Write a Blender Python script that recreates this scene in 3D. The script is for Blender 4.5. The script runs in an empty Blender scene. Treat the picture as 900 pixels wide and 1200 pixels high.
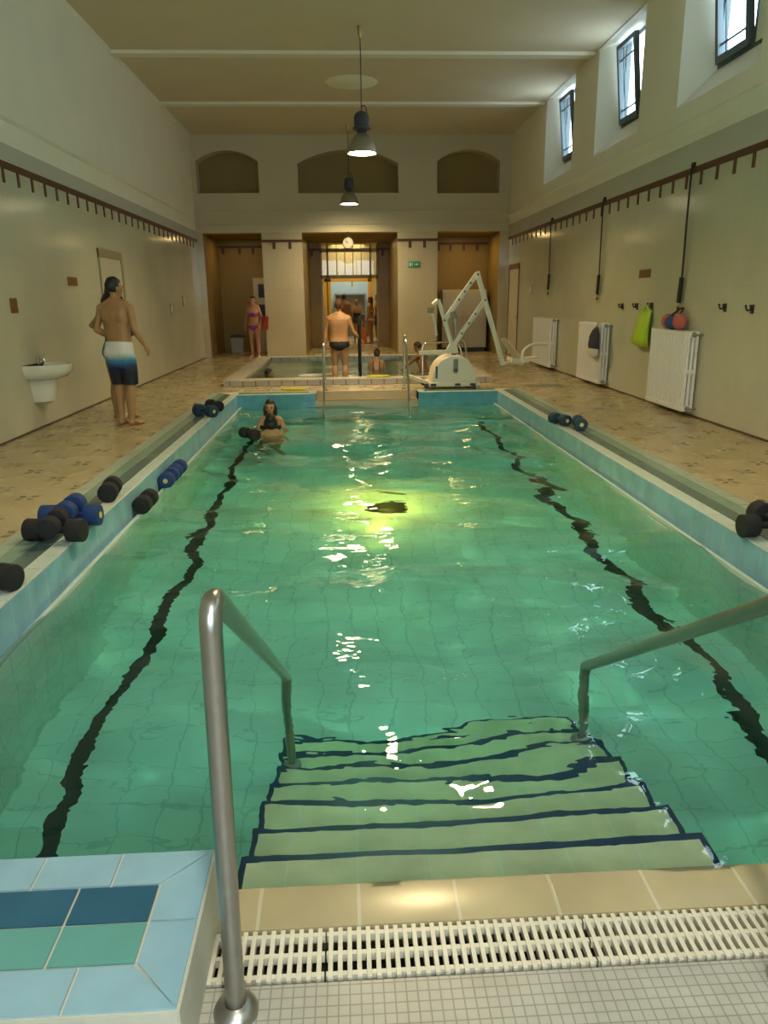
import bpy, bmesh, math, random
from mathutils import Vector, Matrix, noise as mnoise
random.seed(7)
SC = bpy.context.scene
COL = SC.collection
PI = math.pi
R = math.radians
V = Vector

# ------------------------------------------------------------------ materials
def _new(name):
    m = bpy.data.materials.new(name); m.use_nodes = True
    nt = m.node_tree
    return m, nt, nt.nodes['Principled BSDF']

def mat(name, col, rough=.5, metal=0., spec=.5, noise=0., nscale=8., bump=0., emit=None, estr=0., trans=0., coat=0., sss=0.):
    m, nt, b = _new(name)
    c = (*col, 1)
    b.inputs['Base Color'].default_value = c
    b.inputs['Roughness'].default_value = rough
    b.inputs['Metallic'].default_value = metal
    b.inputs['Specular IOR Level'].default_value = spec
    if coat: b.inputs['Coat Weight'].default_value = coat; b.inputs['Coat Roughness'].default_value = .08
    if trans: b.inputs['Transmission Weight'].default_value = trans
    if sss:
        b.inputs['Subsurface Weight'].default_value = sss
        b.inputs['Subsurface Radius'].default_value = (.02, .008, .004)
    if emit: b.inputs['Emission Color'].default_value = (*emit, 1); b.inputs['Emission Strength'].default_value = estr
    if noise or bump:
        tc = nt.nodes.new('ShaderNodeTexCoord')
        n = nt.nodes.new('ShaderNodeTexNoise'); n.inputs['Scale'].default_value = nscale; n.inputs['Detail'].default_value = 5
        nt.links.new(tc.outputs['Object'], n.inputs['Vector'])
        if noise:
            mx = nt.nodes.new('ShaderNodeMix'); mx.data_type = 'RGBA'
            mx.inputs[6].default_value = tuple(x*(1-noise) for x in col)+(1,)
            mx.inputs[7].default_value = tuple(min(1, x*(1+noise)) for x in col)+(1,)
            nt.links.new(n.outputs['Fac'], mx.inputs[0]); nt.links.new(mx.outputs[2], b.inputs['Base Color'])
        if bump:
            bp = nt.nodes.new('ShaderNodeBump'); bp.inputs['Strength'].default_value = bump; bp.inputs['Distance'].default_value = .01
            nt.links.new(n.outputs['Fac'], bp.inputs['Height']); nt.links.new(bp.outputs['Normal'], b.inputs['Normal'])
    return m

def tilemat(name, c1, c2, grout, axes, tw, th, gs=.003, rough=.25, bump=.25, offset=0., spec=.5, stain=.12, stain_scale=1.2, cloud=None):
    """glazed tile laid in the world plane named by axes"""
    m, nt, b = _new(name)
    N, L = nt.nodes, nt.links
    g = N.new('ShaderNodeNewGeometry'); sx = N.new('ShaderNodeSeparateXYZ'); cx = N.new('ShaderNodeCombineXYZ')
    L.new(g.outputs['Position'], sx.inputs[0])
    L.new(sx.outputs[axes[0]], cx.inputs[0]); L.new(sx.outputs[axes[1]], cx.inputs[1])
    br = N.new('ShaderNodeTexBrick')
    br.offset = offset; br.inputs['Scale'].default_value = 1
    br.inputs['Brick Width'].default_value = tw; br.inputs['Row Height'].default_value = th
    br.inputs['Mortar Size'].default_value = gs; br.inputs['Mortar Smooth'].default_value = .2
    br.inputs['Color1'].default_value = (*c1, 1); br.inputs['Color2'].default_value = (*c2, 1); br.inputs['Mortar'].default_value = (*grout, 1)
    L.new(cx.outputs[0], br.inputs['Vector'])
    n = N.new('ShaderNodeTexNoise'); n.inputs['Scale'].default_value = stain_scale; n.inputs['Detail'].default_value = 4
    L.new(g.outputs['Position'], n.inputs['Vector'])
    mr = N.new('ShaderNodeMapRange'); mr.inputs[1].default_value = .3; mr.inputs[2].default_value = .7
    mr.inputs[3].default_value = 1-stain; mr.inputs[4].default_value = 1+stain*.4
    L.new(n.outputs['Fac'], mr.inputs[0])
    mx = N.new('ShaderNodeMix'); mx.data_type = 'RGBA'; mx.blend_type = 'MULTIPLY'; mx.inputs[0].default_value = 1
    L.new(br.outputs['Color'], mx.inputs[6]); L.new(mr.outputs[0], mx.inputs[7])
    out = mx.outputs[2]
    L.new(out, b.inputs['Base Color'])
    b.inputs['Roughness'].default_value = rough; b.inputs['Specular IOR Level'].default_value = spec
    inv = N.new('ShaderNodeMath'); inv.operation = 'SUBTRACT'; inv.inputs[0].default_value = 1; L.new(br.outputs['Fac'], inv.inputs[1])
    bp = N.new('ShaderNodeBump'); bp.inputs['Strength'].default_value = bump; bp.inputs['Distance'].default_value = .003
    L.new(inv.outputs[0], bp.inputs['Height']); L.new(bp.outputs['Normal'], b.inputs['Normal'])
    return m

def deckmat():
    """beige floor tiles with small dark cross-shaped inlays on a staggered grid"""
    m = tilemat('deck_tile', (.46, .375, .21), (.44, .36, .20), (.35, .28, .15), ('X', 'Y'), .29, .29, .003, .16, .15, stain=.14, stain_scale=1.3)
    nt = m.node_tree; N, L = nt.nodes, nt.links; b = N['Principled BSDF']
    src = b.inputs['Base Color'].links[0].from_socket
    g = N.new('ShaderNodeNewGeometry'); sx = N.new('ShaderNodeSeparateXYZ'); L.new(g.outputs['Position'], sx.inputs[0])
    def M(op, a, bb=None, c=None):
        n = N.new('ShaderNodeMath'); n.operation = op
        for i, v in enumerate((a, bb, c)):
            if v is None: continue
            if isinstance(v, (int, float)): n.inputs[i].default_value = v
            else: L.new(v, n.inputs[i])
        return n.outputs[0]
    SX, SY = .66, .335
    row = M('FLOOR', M('ADD', M('DIVIDE', sx.outputs[1], SY), .44))
    half = M('MULTIPLY', M('MODULO', M('ABSOLUTE', row), 2.), .5)
    u = M('MULTIPLY', M('SUBTRACT', M('FRACT', M('ADD', M('ADD', M('DIVIDE', sx.outputs[0], SX), .53), half)), .5), SX)
    v = M('MULTIPLY', M('SUBTRACT', M('FRACT', M('ADD', M('DIVIDE', sx.outputs[1], SY), .44)), .5), SY)
    a = M('ABSOLUTE', M('ADD', u, v)); c = M('ABSOLUTE', M('SUBTRACT', u, v))
    mx_ = M('MAXIMUM', a, c); mn_ = M('MINIMUM', a, c)
    # four petals: widest in mid-arm, pinched at the centre and the tips
    wd = M('MULTIPLY', M('SUBTRACT', .075, M('ABSOLUTE', M('SUBTRACT', mx_, .095))), .55)
    mask = M('MULTIPLY', M('LESS_THAN', mn_, wd), .78)
    g2 = None
    mx = N.new('ShaderNodeMix'); mx.data_type = 'RGBA'; L.new(mask, mx.inputs[0]); L.new(src, mx.inputs[6]); mx.inputs[7].default_value = (.075, .052, .03, 1)
    L.new(mx.outputs[2], b.inputs['Base Color'])
    nr = N.new('ShaderNodeTexNoise'); nr.inputs['Scale'].default_value = 2.2; L.new(g.outputs['Position'], nr.inputs['Vector'])
    L.new(M('ADD', M('MULTIPLY', nr.outputs['Fac'], .3), .12), b.inputs['Roughness'])
    return m

def watermat(name, dens, col, bump):
    m = bpy.data.materials.new(name); m.use_nodes = True
    nt = m.node_tree; N, L = nt.nodes, nt.links; N.clear()
    out = N.new('ShaderNodeOutputMaterial')
    gl = N.new('ShaderNodeBsdfGlass'); gl.inputs['IOR'].default_value = 1.33; gl.inputs['Roughness'].default_value = 0
    g = N.new('ShaderNodeNewGeometry')
    mp = N.new('ShaderNodeMapping'); mp.inputs['Scale'].default_value = (1., 1.5, 1.); L.new(g.outputs['Position'], mp.inputs[0])
    n = N.new('ShaderNodeTexNoise'); n.inputs['Scale'].default_value = 8; n.inputs['Detail'].default_value = 1; n.inputs['Distortion'].default_value = .4
    L.new(mp.outputs[0], n.inputs['Vector'])
    bp = N.new('ShaderNodeBump'); bp.inputs['Strength'].default_value = 1; bp.inputs['Distance'].default_value = bump
    L.new(n.outputs['Fac'], bp.inputs['Height']); L.new(bp.outputs[0], gl.inputs['Normal'])
    va = N.new('ShaderNodeVolumeAbsorption'); va.inputs['Density'].default_value = dens; va.inputs['Color'].default_value = (*col, 1)
    L.new(gl.outputs[0], out.inputs['Surface']); L.new(va.outputs[0], out.inputs['Volume'])
    return m

M = {}
M['tileL'] = tilemat('cream_wall_tile_side', (.565, .55, .40), (.555, .54, .39), (.51, .495, .36), ('Y', 'Z'), .15, .15, .002, .16, .12, stain=.10, stain_scale=.8)
M['tileF'] = tilemat('cream_wall_tile_front', (.57, .475, .285), (.56, .465, .275), (.49, .41, .24), ('X', 'Z'), .15, .15, .0025, .16, .12, stain=.10, stain_scale=.8)
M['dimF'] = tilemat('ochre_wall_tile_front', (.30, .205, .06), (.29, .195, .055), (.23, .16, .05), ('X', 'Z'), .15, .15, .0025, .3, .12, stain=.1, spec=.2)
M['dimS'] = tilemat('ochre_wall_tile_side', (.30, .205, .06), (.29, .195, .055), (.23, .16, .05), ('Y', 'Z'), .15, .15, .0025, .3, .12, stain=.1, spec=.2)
M['plaster'] = mat('white_plaster', (.82, .79, .65), .9, noise=.05, nscale=1.5, bump=.05, spec=.2)
M['plaster_grey'] = mat('grey_plaster', (.50, .49, .40), .9, noise=.06, nscale=1.5, spec=.2)
M['plasterF'] = mat('cream_plaster', (.57, .50, .335), .9, noise=.04, nscale=1.5, spec=.2)
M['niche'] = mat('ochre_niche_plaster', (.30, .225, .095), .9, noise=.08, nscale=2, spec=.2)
M['ceil'] = mat('ceiling_plaster', (.66, .585, .44), .95, noise=.06, nscale=1.2, bump=.05, spec=.15)
M['beam'] = mat('lit_beam_plaster', (.78, .75, .62), .9, spec=.2)  # ceiling plaster lightened; the light on the beams is put into the colour
M['brown'] = mat('brown_band_tile', (.115, .05, .025), .45, spec=.25, noise=.2, nscale=12)
M['baseb'] = mat('dark_base_strip', (.09, .06, .04), .5)
M['deck'] = deckmat()
M['deckplain'] = tilemat('beige_step_tile', (.47, .39, .22), (.45, .37, .21), (.54, .48, .33), ('X', 'Y'), .30, .4, .006, .25, .2, stain=.14, stain_scale=4)
M['stepplain'] = mat('beige_far_step_tile', (.53, .44, .25), .25, noise=.1, nscale=6)
M['mosaic'] = tilemat('pale_mosaic_floor', (.44, .42, .35), (.42, .40, .335), (.27, .255, .22), ('X', 'Y'), .030, .030, .0022, .35, .3, stain=.15, stain_scale=6)
M['grout'] = mat('pale_grout', (.52, .51, .42), .8, noise=.1, nscale=20)
M['t_light'] = mat('light_blue_tile', (.27, .44, .51), .25, noise=.14, nscale=9)
M['t_pale'] = mat('light_washed_pale_tile', (.52, .62, .56), .28, noise=.10, nscale=6)  # inner strip: light blue tile, washing light put into colour; lip is pale itself
M['t_dark'] = mat('dark_slate_blue_tile', (.025, .105, .17), .2, noise=.25, nscale=5)
M['t_darkside'] = mat('dark_grey_green_tile', (.10, .16, .145), .25, noise=.25, nscale=5)
M['t_greenside'] = mat('dull_green_tile', (.20, .31, .24), .25, noise=.12, nscale=6)
M['t_paleside'] = mat('pale_green_tile', (.36, .44, .35), .28, noise=.10, nscale=6)
M['t_green'] = mat('sea_green_tile', (.12, .33, .29), .25, noise=.12, nscale=6)
M['faceY'] = tilemat('blue_pool_face_side', (.25, .47, .56), (.235, .45, .54), (.36, .52, .55), ('Y', 'Z'), .24, .4, .004, .2, .2, stain=.2, stain_scale=5)
M['faceX'] = tilemat('blue_pool_face_front', (.13, .40, .47), (.12, .38, .45), (.2, .42, .46), ('X', 'Z'), .24, .4, .004, .2, .2, stain=.2, stain_scale=5)
pc1, pc2, pg = (.80, .80, .72), (.77, .775, .695), (.62, .63, .57)
M['basinF'] = tilemat('pool_floor_tile', pc1, pc2, pg, ('X', 'Y'), .2, .2, .006, .35, .1, stain=.2, stain_scale=1.5)
M['basinY'] = tilemat('pool_side_tile', pc1, pc2, pg, ('Y', 'Z'), .2, .2, .006, .35, .1, stain=.2, stain_scale=1.5)
M['basinX'] = tilemat('pool_end_tile', pc1, pc2, pg, ('X', 'Z'), .2, .2, .006, .35, .1, stain=.2, stain_scale=1.5)
M['lap'] = mat('black_lane_tile', (.012, .02, .025), .4)
M['tread'] = tilemat('yellow_beige_tread_tile', (.92, .74, .46), (.89, .71, .44), (.9, .78, .58), ('X', 'Y'), .245, .5, .005, .4, .1, stain=.2, stain_scale=5)
M['nosing'] = mat('navy_nosing_tile', (.012, .03, .10), .35)
M['water'] = watermat('pool_water', .42, (.20, .92, .90), .0035)
M['jacwater'] = watermat('small_pool_water', .5, (.25, .84, .70), .01)
M['steel'] = mat('brushed_steel', (.40, .385, .36), .32, 1., noise=.08, nscale=30)
M['chrome'] = mat('polished_steel', (.62, .58, .50), .16, 1.)
M['darkmetal'] = mat('dark_metal', (.02, .025, .03), .4, .6)
M['blackfoam'] = mat('black_foam', (.012, .011, .012), .8, noise=.3, nscale=60, bump=.3)
M['bluefoam'] = mat('blue_foam', (.005, .035, .15), .7, noise=.2, nscale=60, bump=.25)
M['tealfoam'] = mat('dark_teal_foam', (.006, .035, .07), .7, noise=.2, nscale=60, bump=.25)
M['dot'] = mat('yellow_cap', (.62, .52, .14), .5)
M['plastic_grate'] = mat('ivory_plastic', (.66, .61, .48), .4, noise=.08, nscale=25)
M['beigeplastic'] = mat('beige_plastic', (.36, .27, .14), .5)
M['pit'] = mat('dark_channel', (.03, .03, .025), .7)
M['white'] = mat('white_enamel', (.80, .80, .75), .35, noise=.03, nscale=4)
M['whiteliftp'] = mat('cream_white_paint', (.72, .66, .50), .38, noise=.03, nscale=3)
M['porcelain'] = mat('white_porcelain', (.66, .66, .56), .12, coat=.4)
M['cream'] = mat('cream_paint', (.60, .55, .40), .45, noise=.03, nscale=2)
M['doorbrown'] = mat('brown_frame_paint', (.17, .11, .055), .5, noise=.15, nscale=10)
M['jambochre'] = mat('ochre_jamb_paint', (.33, .27, .15), .5)
M['plaque'] = mat('brown_plaque', (.17, .075, .02), .4, noise=.15, nscale=20)
M['switch'] = mat('grey_switch', (.26, .25, .2), .4)
M['hook'] = mat('black_iron', (.03, .028, .022), .45, .4)
M['green_bag'] = mat('lime_plastic_bag', (.42, .62, .02), .35, noise=.1, nscale=14, bump=.5)
M['bagdark'] = mat('charcoal_cloth', (.035, .032, .045), .85, noise=.2, nscale=30)
M['bagwhite'] = mat('offwhite_cloth', (.55, .52, .48), .85, noise=.1, nscale=30)
M['bagblue'] = mat('blue_cloth', (.02, .07, .20), .7, noise=.2, nscale=30)
M['bagred'] = mat('salmon_red_cloth', (.50, .12, .09), .7, noise=.2, nscale=30)
M['strap'] = mat('black_webbing', (.012, .012, .013), .8)
M['stripe'] = mat('yellow_tape', (.45, .42, .06), .6)
M['exitgreen'] = mat('green_sign', (.012, .22, .10), .4, emit=(.01, .25, .11), estr=.12)
M['exitwhite'] = mat('white_sign', (.6, .75, .6), .4, emit=(.6, .8, .6), estr=.12)
M['clockface'] = mat('white_dial', (.40, .37, .29), .4)
M['black'] = mat('black_paint', (.012, .012, .012), .4)
M['winframe'] = mat('slate_window_paint', (.09, .125, .145), .4, noise=.1, nscale=8)
M['whitejamb'] = mat('bright_plaster_reveal', (.80, .80, .72), .9, spec=.2)
M['yellowframe'] = mat('yellow_wood_frame', (.62, .40, .05), .4, noise=.1, nscale=6)
M['palegrey'] = mat('pale_glazing_bar', (.36, .31, .19), .5)
M['bulb'] = mat('glowing_bulb_glass', (1, .9, .7), .3, emit=(1., .86, .60), estr=60)
M['lampshade'] = mat('spun_aluminium_shade', (.42, .40, .34), .38, .85, noise=.05, nscale=10)
M['lamphouse'] = mat('dark_blue_grey_housing', (.035, .045, .055), .5, noise=.15, nscale=10)
M['cord'] = mat('dark_cord', (.05, .04, .03), .6)
M['brass'] = mat('brass_cup', (.42, .34, .12), .4, .6)
M['jacrimtop'] = mat('pale_rim_tile', (.58, .54, .43), .25, noise=.06, nscale=8)
M['jacrimX'] = tilemat('rim_tile_front', (.50, .46, .36), (.47, .43, .34), (.16, .13, .09), ('X', 'Z'), .24, .3, .010, .25, .2)
M['jacrimY'] = tilemat('rim_tile_side', (.50, .46, .36), (.47, .43, .34), (.16, .13, .09), ('Y', 'Z'), .24, .3, .010, .25, .2)
M['yellowfoam'] = mat('yellow_foam', (.55, .48, .02), .6, noise=.1, nscale=30)
M['bin'] = mat('grey_white_bin', (.48, .45, .33), .4)
M['darkgrey'] = mat('dark_grey_plastic', (.05, .05, .045), .5)
M['corrwall'] = mat('pale_blue_corridor_wall', (.42, .50, .46), .6)
M['corrwarm'] = mat('warm_corridor_wall', (.55, .43, .18), .6)
M['corrlamp'] = mat('corridor_lamp', (1, .9, .6), .5, emit=(1., .85, .5), estr=14)
M['sage'] = mat('drain_plate', (.022, .018, .008), .6, noise=.3, nscale=12)
def glassmat(name, tint=(1, 1, 1)):
    m, nt, b = _new(name)
    N, L = nt.nodes, nt.links
    tr = N.new('ShaderNodeBsdfTransparent'); tr.inputs[0].default_value = (*tint, 1)
    gs = N.new('ShaderNodeBsdfGlossy'); gs.inputs['Roughness'].default_value = .02
    fr = N.new('ShaderNodeFresnel'); ge = N.new('ShaderNodeNewGeometry'); mr = N.new('ShaderNodeMapRange'); mr.inputs[3].default_value = 1.5; mr.inputs[4].default_value = 1/1.5
    L.new(ge.outputs['Backfacing'], mr.inputs[0]); L.new(mr.outputs[0], fr.inputs[0])
    mx = N.new('ShaderNodeMixShader'); L.new(fr.outputs[0], mx.inputs[0]); L.new(tr.outputs[0], mx.inputs[1]); L.new(gs.outputs[0], mx.inputs[2])
    L.new(mx.outputs[0], N['Material Output'].inputs['Surface'])
    return m
M['glass'] = glassmat('window_glass', (.93, .97, .97))
M['glasswarm'] = glassmat('partition_glass', (.95, .93, .85))
M['frost'] = mat('milky_glass', (.52, .50, .36), .25, noise=.1, nscale=3)
def skin(name, c): return mat(name, c, .5, noise=.08, nscale=9, sss=.12)
M['skin_tan'] = skin('tanned_skin', (.36, .20, .085)); M['skin_mid'] = skin('warm_skin', (.47, .255, .12))
M['skin_pink'] = skin('pink_skin', (.52, .25, .145)); M['skin_dark'] = skin('bronze_skin', (.30, .145, .055))
M['hair_black'] = mat('black_hair', (.008, .006, .005), .5, noise=.4, nscale=60, bump=.6)
M['hair_brown'] = mat('brown_hair', (.035, .018, .009), .55, noise=.4, nscale=60, bump=.6)
M['hair_red'] = mat('reddish_hair', (.10, .035, .012), .6, noise=.35, nscale=60, bump=.6)
M['hair_blond'] = mat('blond_hair', (.34, .2, .07), .6, noise=.3, nscale=60, bump=.6)
M['eye'] = mat('eye_dark', (.015, .01, .008), .2); M['lips'] = mat('lips', (.38, .11, .08), .45)
M['cl_black'] = mat('black_swim_fabric', (.008, .009, .014), .6); M['cl_purple'] = mat('purple_bikini_fabric', (.24, .055, .22), .6, noise=.3, nscale=40)
M['cl_blue'] = mat('bright_blue_swim_fabric', (.02, .16, .34), .6)
M['cl_navy'] = mat('navy_swim_fabric', (.015, .02, .05), .6)
M['towelred'] = mat('red_towel', (.5, .09, .06), .9, bump=.3, noise=.1, nscale=60); M['orange'] = mat('orange_bag', (.62, .17, .03), .6)
def shortsmat():
    m, nt, b = _new('white_blue_black_gradient_fabric'); N, L = nt.nodes, nt.links
    tc = N.new('ShaderNodeTexCoord'); s = N.new('ShaderNodeSeparateXYZ'); L.new(tc.outputs['Object'], s.inputs[0])
    nz = N.new('ShaderNodeTexNoise'); nz.inputs['Scale'].default_value = 5; L.new(tc.outputs['Object'], nz.inputs[0])
    ad = N.new('ShaderNodeMath'); ad.operation = 'MULTIPLY_ADD'; L.new(nz.outputs['Fac'], ad.inputs[0]); ad.inputs[1].default_value = .10; L.new(s.outputs[2], ad.inputs[2])
    mr = N.new('ShaderNodeMapRange'); L.new(ad.outputs[0], mr.inputs[0]); mr.inputs[1].default_value = .56; mr.inputs[2].default_value = 1.06
    cr = N.new('ShaderNodeValToRGB'); L.new(mr.outputs[0], cr.inputs[0])
    e = cr.color_ramp.elements
    e[0].position = .36; e[0].color = (.006, .008, .02, 1); e[1].position = .84; e[1].color = (.62, .62, .58, 1)
    for p, c in ((.52, (.012, .035, .14, 1)), (.64, (.04, .22, .42, 1)), (.73, (.33, .45, .5, 1))):
        q = e.new(p); q.color = c
    L.new(cr.outputs[0], b.inputs['Base Color']); b.inputs['Roughness'].default_value = .6
    return m
M['shorts'] = shortsmat()

# ------------------------------------------------------------------ mesh helpers
def basis(d):
    d = V(d).normalized()
    a = V((0, 0, 1)) if abs(d.z) < .9 else V((1, 0, 0))
    x = d.cross(a).normalized(); return x, x.cross(d).normalized(), d

class MB:
    def __init__(s): s.bm = bmesh.new(); s.mi = 0
    def face(s, pts):
        f = s.bm.faces.new([s.bm.verts.new(p) for p in pts]); f.material_index = s.mi; return s
    def _faces(s, vs, idx):
        for i in idx:
            try: f = s.bm.faces.new([vs[k] for k in i]); f.material_index = s.mi
            except ValueError: pass
    def box(s, a, b, bev=0, mtx=None):
        a, b = [min(p, q) for p, q in zip(a, b)], [max(p, q) for p, q in zip(a, b)]
        t = bmesh.new()
        vs = [t.verts.new((x, y, z)) for z in (a[2], b[2]) for y in (a[1], b[1]) for x in (a[0], b[0])]
        for i in ((0, 2, 3, 1), (4, 5, 7, 6), (0, 1, 5, 4), (2, 6, 7, 3), (0, 4, 6, 2), (1, 3, 7, 5)): t.faces.new([vs[k] for k in i])
        if bev: bmesh.ops.bevel(t, geom=t.edges[:] , offset=bev, segments=2, profile=.7, affect='EDGES')
        return s._merge(t, mtx)
    def _merge(s, t, mtx=None):
        if mtx: bmesh.ops.transform(t, matrix=mtx, verts=t.verts)
        mp = {v: s.bm.verts.new(v.co) for v in t.verts}
        for f in t.faces:
            try: g = s.bm.faces.new([mp[v] for v in f.verts]); g.material_index = s.mi
            except ValueError: pass
        t.free(); return s
    def bar(s, p0, p1, w, h, up=(0, 0, 1), bev=0):
        p0, p1 = V(p0), V(p1); d = (p1-p0); l = d.length; d.normalize()
        x = d.cross(V(up)).normalized(); y = x.cross(d).normalized()
        m = Matrix((x, d, y)).transposed().to_4x4(); m.translation = p0
        return s.box((-w/2, 0, -h/2), (w/2, l, h/2), bev, m)
    def tube(s, pts, r, seg=12, cap=True, closed=False):
        pts = [V(p) for p in pts]; n = len(pts)
        rr = r if isinstance(r, (list, tuple)) else [r]*n
        rings = []; px = None
        for i, p in enumerate(pts):
            if closed: d = pts[(i+1) % n]-pts[i-1]
            else: d = pts[min(i+1, n-1)]-pts[max(i-1, 0)]
            d.normalize()
            if px is None: x, y, _ = basis(d)
            else:
                x = (px-d*px.dot(d)); x.normalize(); y = x.cross(d)
            px = x
            rings.append([s.bm.verts.new(p+x*math.cos(t)*rr[i]+y*math.sin(t)*rr[i]) for t in [2*PI*k/seg for k in range(seg)]])
        m = n if closed else n-1
        for i in range(m):
            a, b = rings[i], rings[(i+1) % n]
            for k in range(seg): s._faces([a[k], a[(k+1) % seg], b[(k+1) % seg], b[k]], [(0, 1, 2, 3)])
        if cap and not closed:
            for q in (rings[0][::-1], rings[-1]):
                f = s.bm.faces.new(q); f.material_index = s.mi
        return s
    def lathe(s, prof, org=(0, 0, 0), ax=(0, 0, 1), seg=24):
        x, y, d = basis(ax); o = V(org); rings = []
        for r, h in prof:
            if r < 1e-5: rings.append([s.bm.verts.new(o+d*h)])
            else: rings.append([s.bm.verts.new(o+d*h+(x*math.cos(2*PI*k/seg)+y*math.sin(2*PI*k/seg))*r) for k in range(seg)])
        for a, b in zip(rings, rings[1:]):
            for k in range(seg):
                q = [a[k % len(a)], a[(k+1) % len(a)], b[(k+1) % len(b)], b[k % len(b)]]
                u = []
                for v in q:
                    if v not in u: u.append(v)
                if len(u) > 2:
                    try: f = s.bm.faces.new(u); f.material_index = s.mi
                    except ValueError: pass
        return s
    def ell(s, c, r, seg=16, rings=10, mtx=None):
        t = bmesh.new(); bmesh.ops.create_uvsphere(t, u_segments=seg, v_segments=rings, radius=1)
        r = (r, r, r) if isinstance(r, (int, float)) else r
        m = Matrix.Translation(V(c)) @ (mtx.to_4x4() if mtx else Matrix()) @ Matrix.Diagonal((*r, 1))
        return s._merge(t, m)
    def cap(s, p0, p1, r0, r1, seg=14):
        """closed limb with rounded ends"""
        p0, p1 = V(p0), V(p1)
        s.tube([p0, p0.lerp(p1, .5), p1], [r0, (r0+r1)/2, r1], seg); s.ell(p0, r0, seg, 8); return s.ell(p1, r1, seg, 8)
    def prism(s, poly, p, q, axis='Y'):
        """extrude 2-D outline between p and q along an axis"""
        def P(a, b, h): return {'Y': (a, h, b), 'X': (h, a, b), 'Z': (a, b, h)}[axis]
        A = [s.bm.verts.new(P(a, b, p)) for a, b in poly]; B = [s.bm.verts.new(P(a, b, q)) for a, b in poly]; n = len(poly)
        s._faces(A, [tuple(range(n))]); s._faces(B, [tuple(range(n))[::-1]])
        for k in range(n): s._faces([A[k], A[(k+1) % n], B[(k+1) % n], B[k]], [(0, 1, 2, 3)])
        return s
    def build(s, name, mats, parent=None, smooth=True, ang=.7, loc=None, rot=None):
        bmesh.ops.recalc_face_normals(s.bm, faces=s.bm.faces)
        me = bpy.data.meshes.new(name); s.bm.to_mesh(me); s.bm.free()
        for m in (mats if isinstance(mats, (list, tuple)) else [mats]): me.materials.append(M[m] if isinstance(m, str) else m)
        if smooth:
            for p in me.polygons: p.use_smooth = True
            me.set_sharp_from_angle(angle=ang)
        o = bpy.data.objects.new(name, me); COL.objects.link(o)
        if parent: o.parent = parent
        if loc: o.location = loc
        if rot: o.rotation_euler = rot
        return o

def tag(o, label=None, cat=None, group=None, kind=None):
    if label: o['label'] = label
    if cat: o['category'] = cat
    if group: o['group'] = group
    if kind: o['kind'] = kind
    return o
def thing(name, label, cat, loc=(0, 0, 0), rz=0, group=None, rot=None):
    o = bpy.data.objects.new(name, None); COL.objects.link(o); o.location = loc
    o.rotation_euler = rot if rot else (0, 0, rz); o.empty_display_size = .1
    return tag(o, label, cat, group)
def copy_thing(src, loc, rot, label, group=None):
    c = src.copy(); COL.objects.link(c); c.location = loc; c.rotation_euler = rot; c['label'] = label
    if group: c['group'] = group
    for ch in src.children:
        d = ch.copy(); COL.objects.link(d); d.parent = c
        for g in ch.children:
            e = g.copy(); COL.objects.link(e); e.parent = d
    return c
def struct(name, mb, mats, **k):
    return tag(mb.build(name, mats, **k), kind='structure')
def arc(c, r, a0, a1, n, f):
    return [f(c[0]+r*math.cos(R(a0+(a1-a0)*i/n)), c[1]+r*math.sin(R(a0+(a1-a0)*i/n))) for i in range(n+1)]
def fillet(pts, r, n=6):
    """polyline with rounded corners"""
    pts = [V(p) for p in pts]; out = [pts[0]]
    for i in range(1, len(pts)-1):
        a, b, c = pts[i-1], pts[i], pts[i+1]
        u, w = (a-b), (c-b); rr = min(r, u.length*.49, w.length*.49)
        p, q = b+u.normalized()*rr, b+w.normalized()*rr
        for k in range(n+1):
            t = k/n; out.append(p*(1-t)**2+b*2*t*(1-t)+q*t*t)
    out.append(pts[-1]); return out

# ------------------------------------------------------------------ dimensions
XL, XR, YF, YB, ZC = -3.92, 4.58, 21.4, -3.2, 5.71
PX0, PX1, PY0, PY1 = -1.86, 2.62, 1.84, 12.75          # inner top edge of the pool surround
WZ = -.22                                              # water level
ZF = -1.45                                             # pool floor
OX0, OX1 = -.42, 1.40                                  # near opening with the steps
FX0, FX1 = -.52, 1.24                                  # far opening

# ------------------------------------------------------------------ room shell
w = MB(); w.box((XL-.2, YB, -.3), (XL, 25.4, 3.1)); struct('wall_left', w, 'tileL')
w = MB(); w.box((XL-.2, YB, 3.1), (XL, 25.4, ZC)); struct('wall_left_upper', w, 'plaster')
w = MB(); w.box((XL, YB, 3.10), (XL+.012, YF, 3.34)); struct('trim_1', w, 'plaster_grey')
w = MB(); w.prism([(XL, 3.60), (XL+.045, 3.63), (XL+.045, 3.655), (XL, 3.67)], YB, YF); struct('trim_2', w, 'plaster')
w = MB(); w.prism([(XL, ZC-.06), (XL+.05, ZC), (XL, ZC)], YB, YF); struct('trim_3', w, 'beam')
w = MB(); w.box((XR, YB, -.3), (XR+.6, 25.4, 3.1)); struct('wall_right', w, 'tileL')
w = MB(); w.box((XR-.012, YB, 3.10), (XR, YF, 3.45)); struct('trim_4', w, 'plaster_grey')
w = MB(); w.prism([(XR, 3.56), (XR-.07, 3.66), (XR-.07, 3.70), (XR, 3.76)], YB, YF); struct('trim_5', w, 'plaster')
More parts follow.
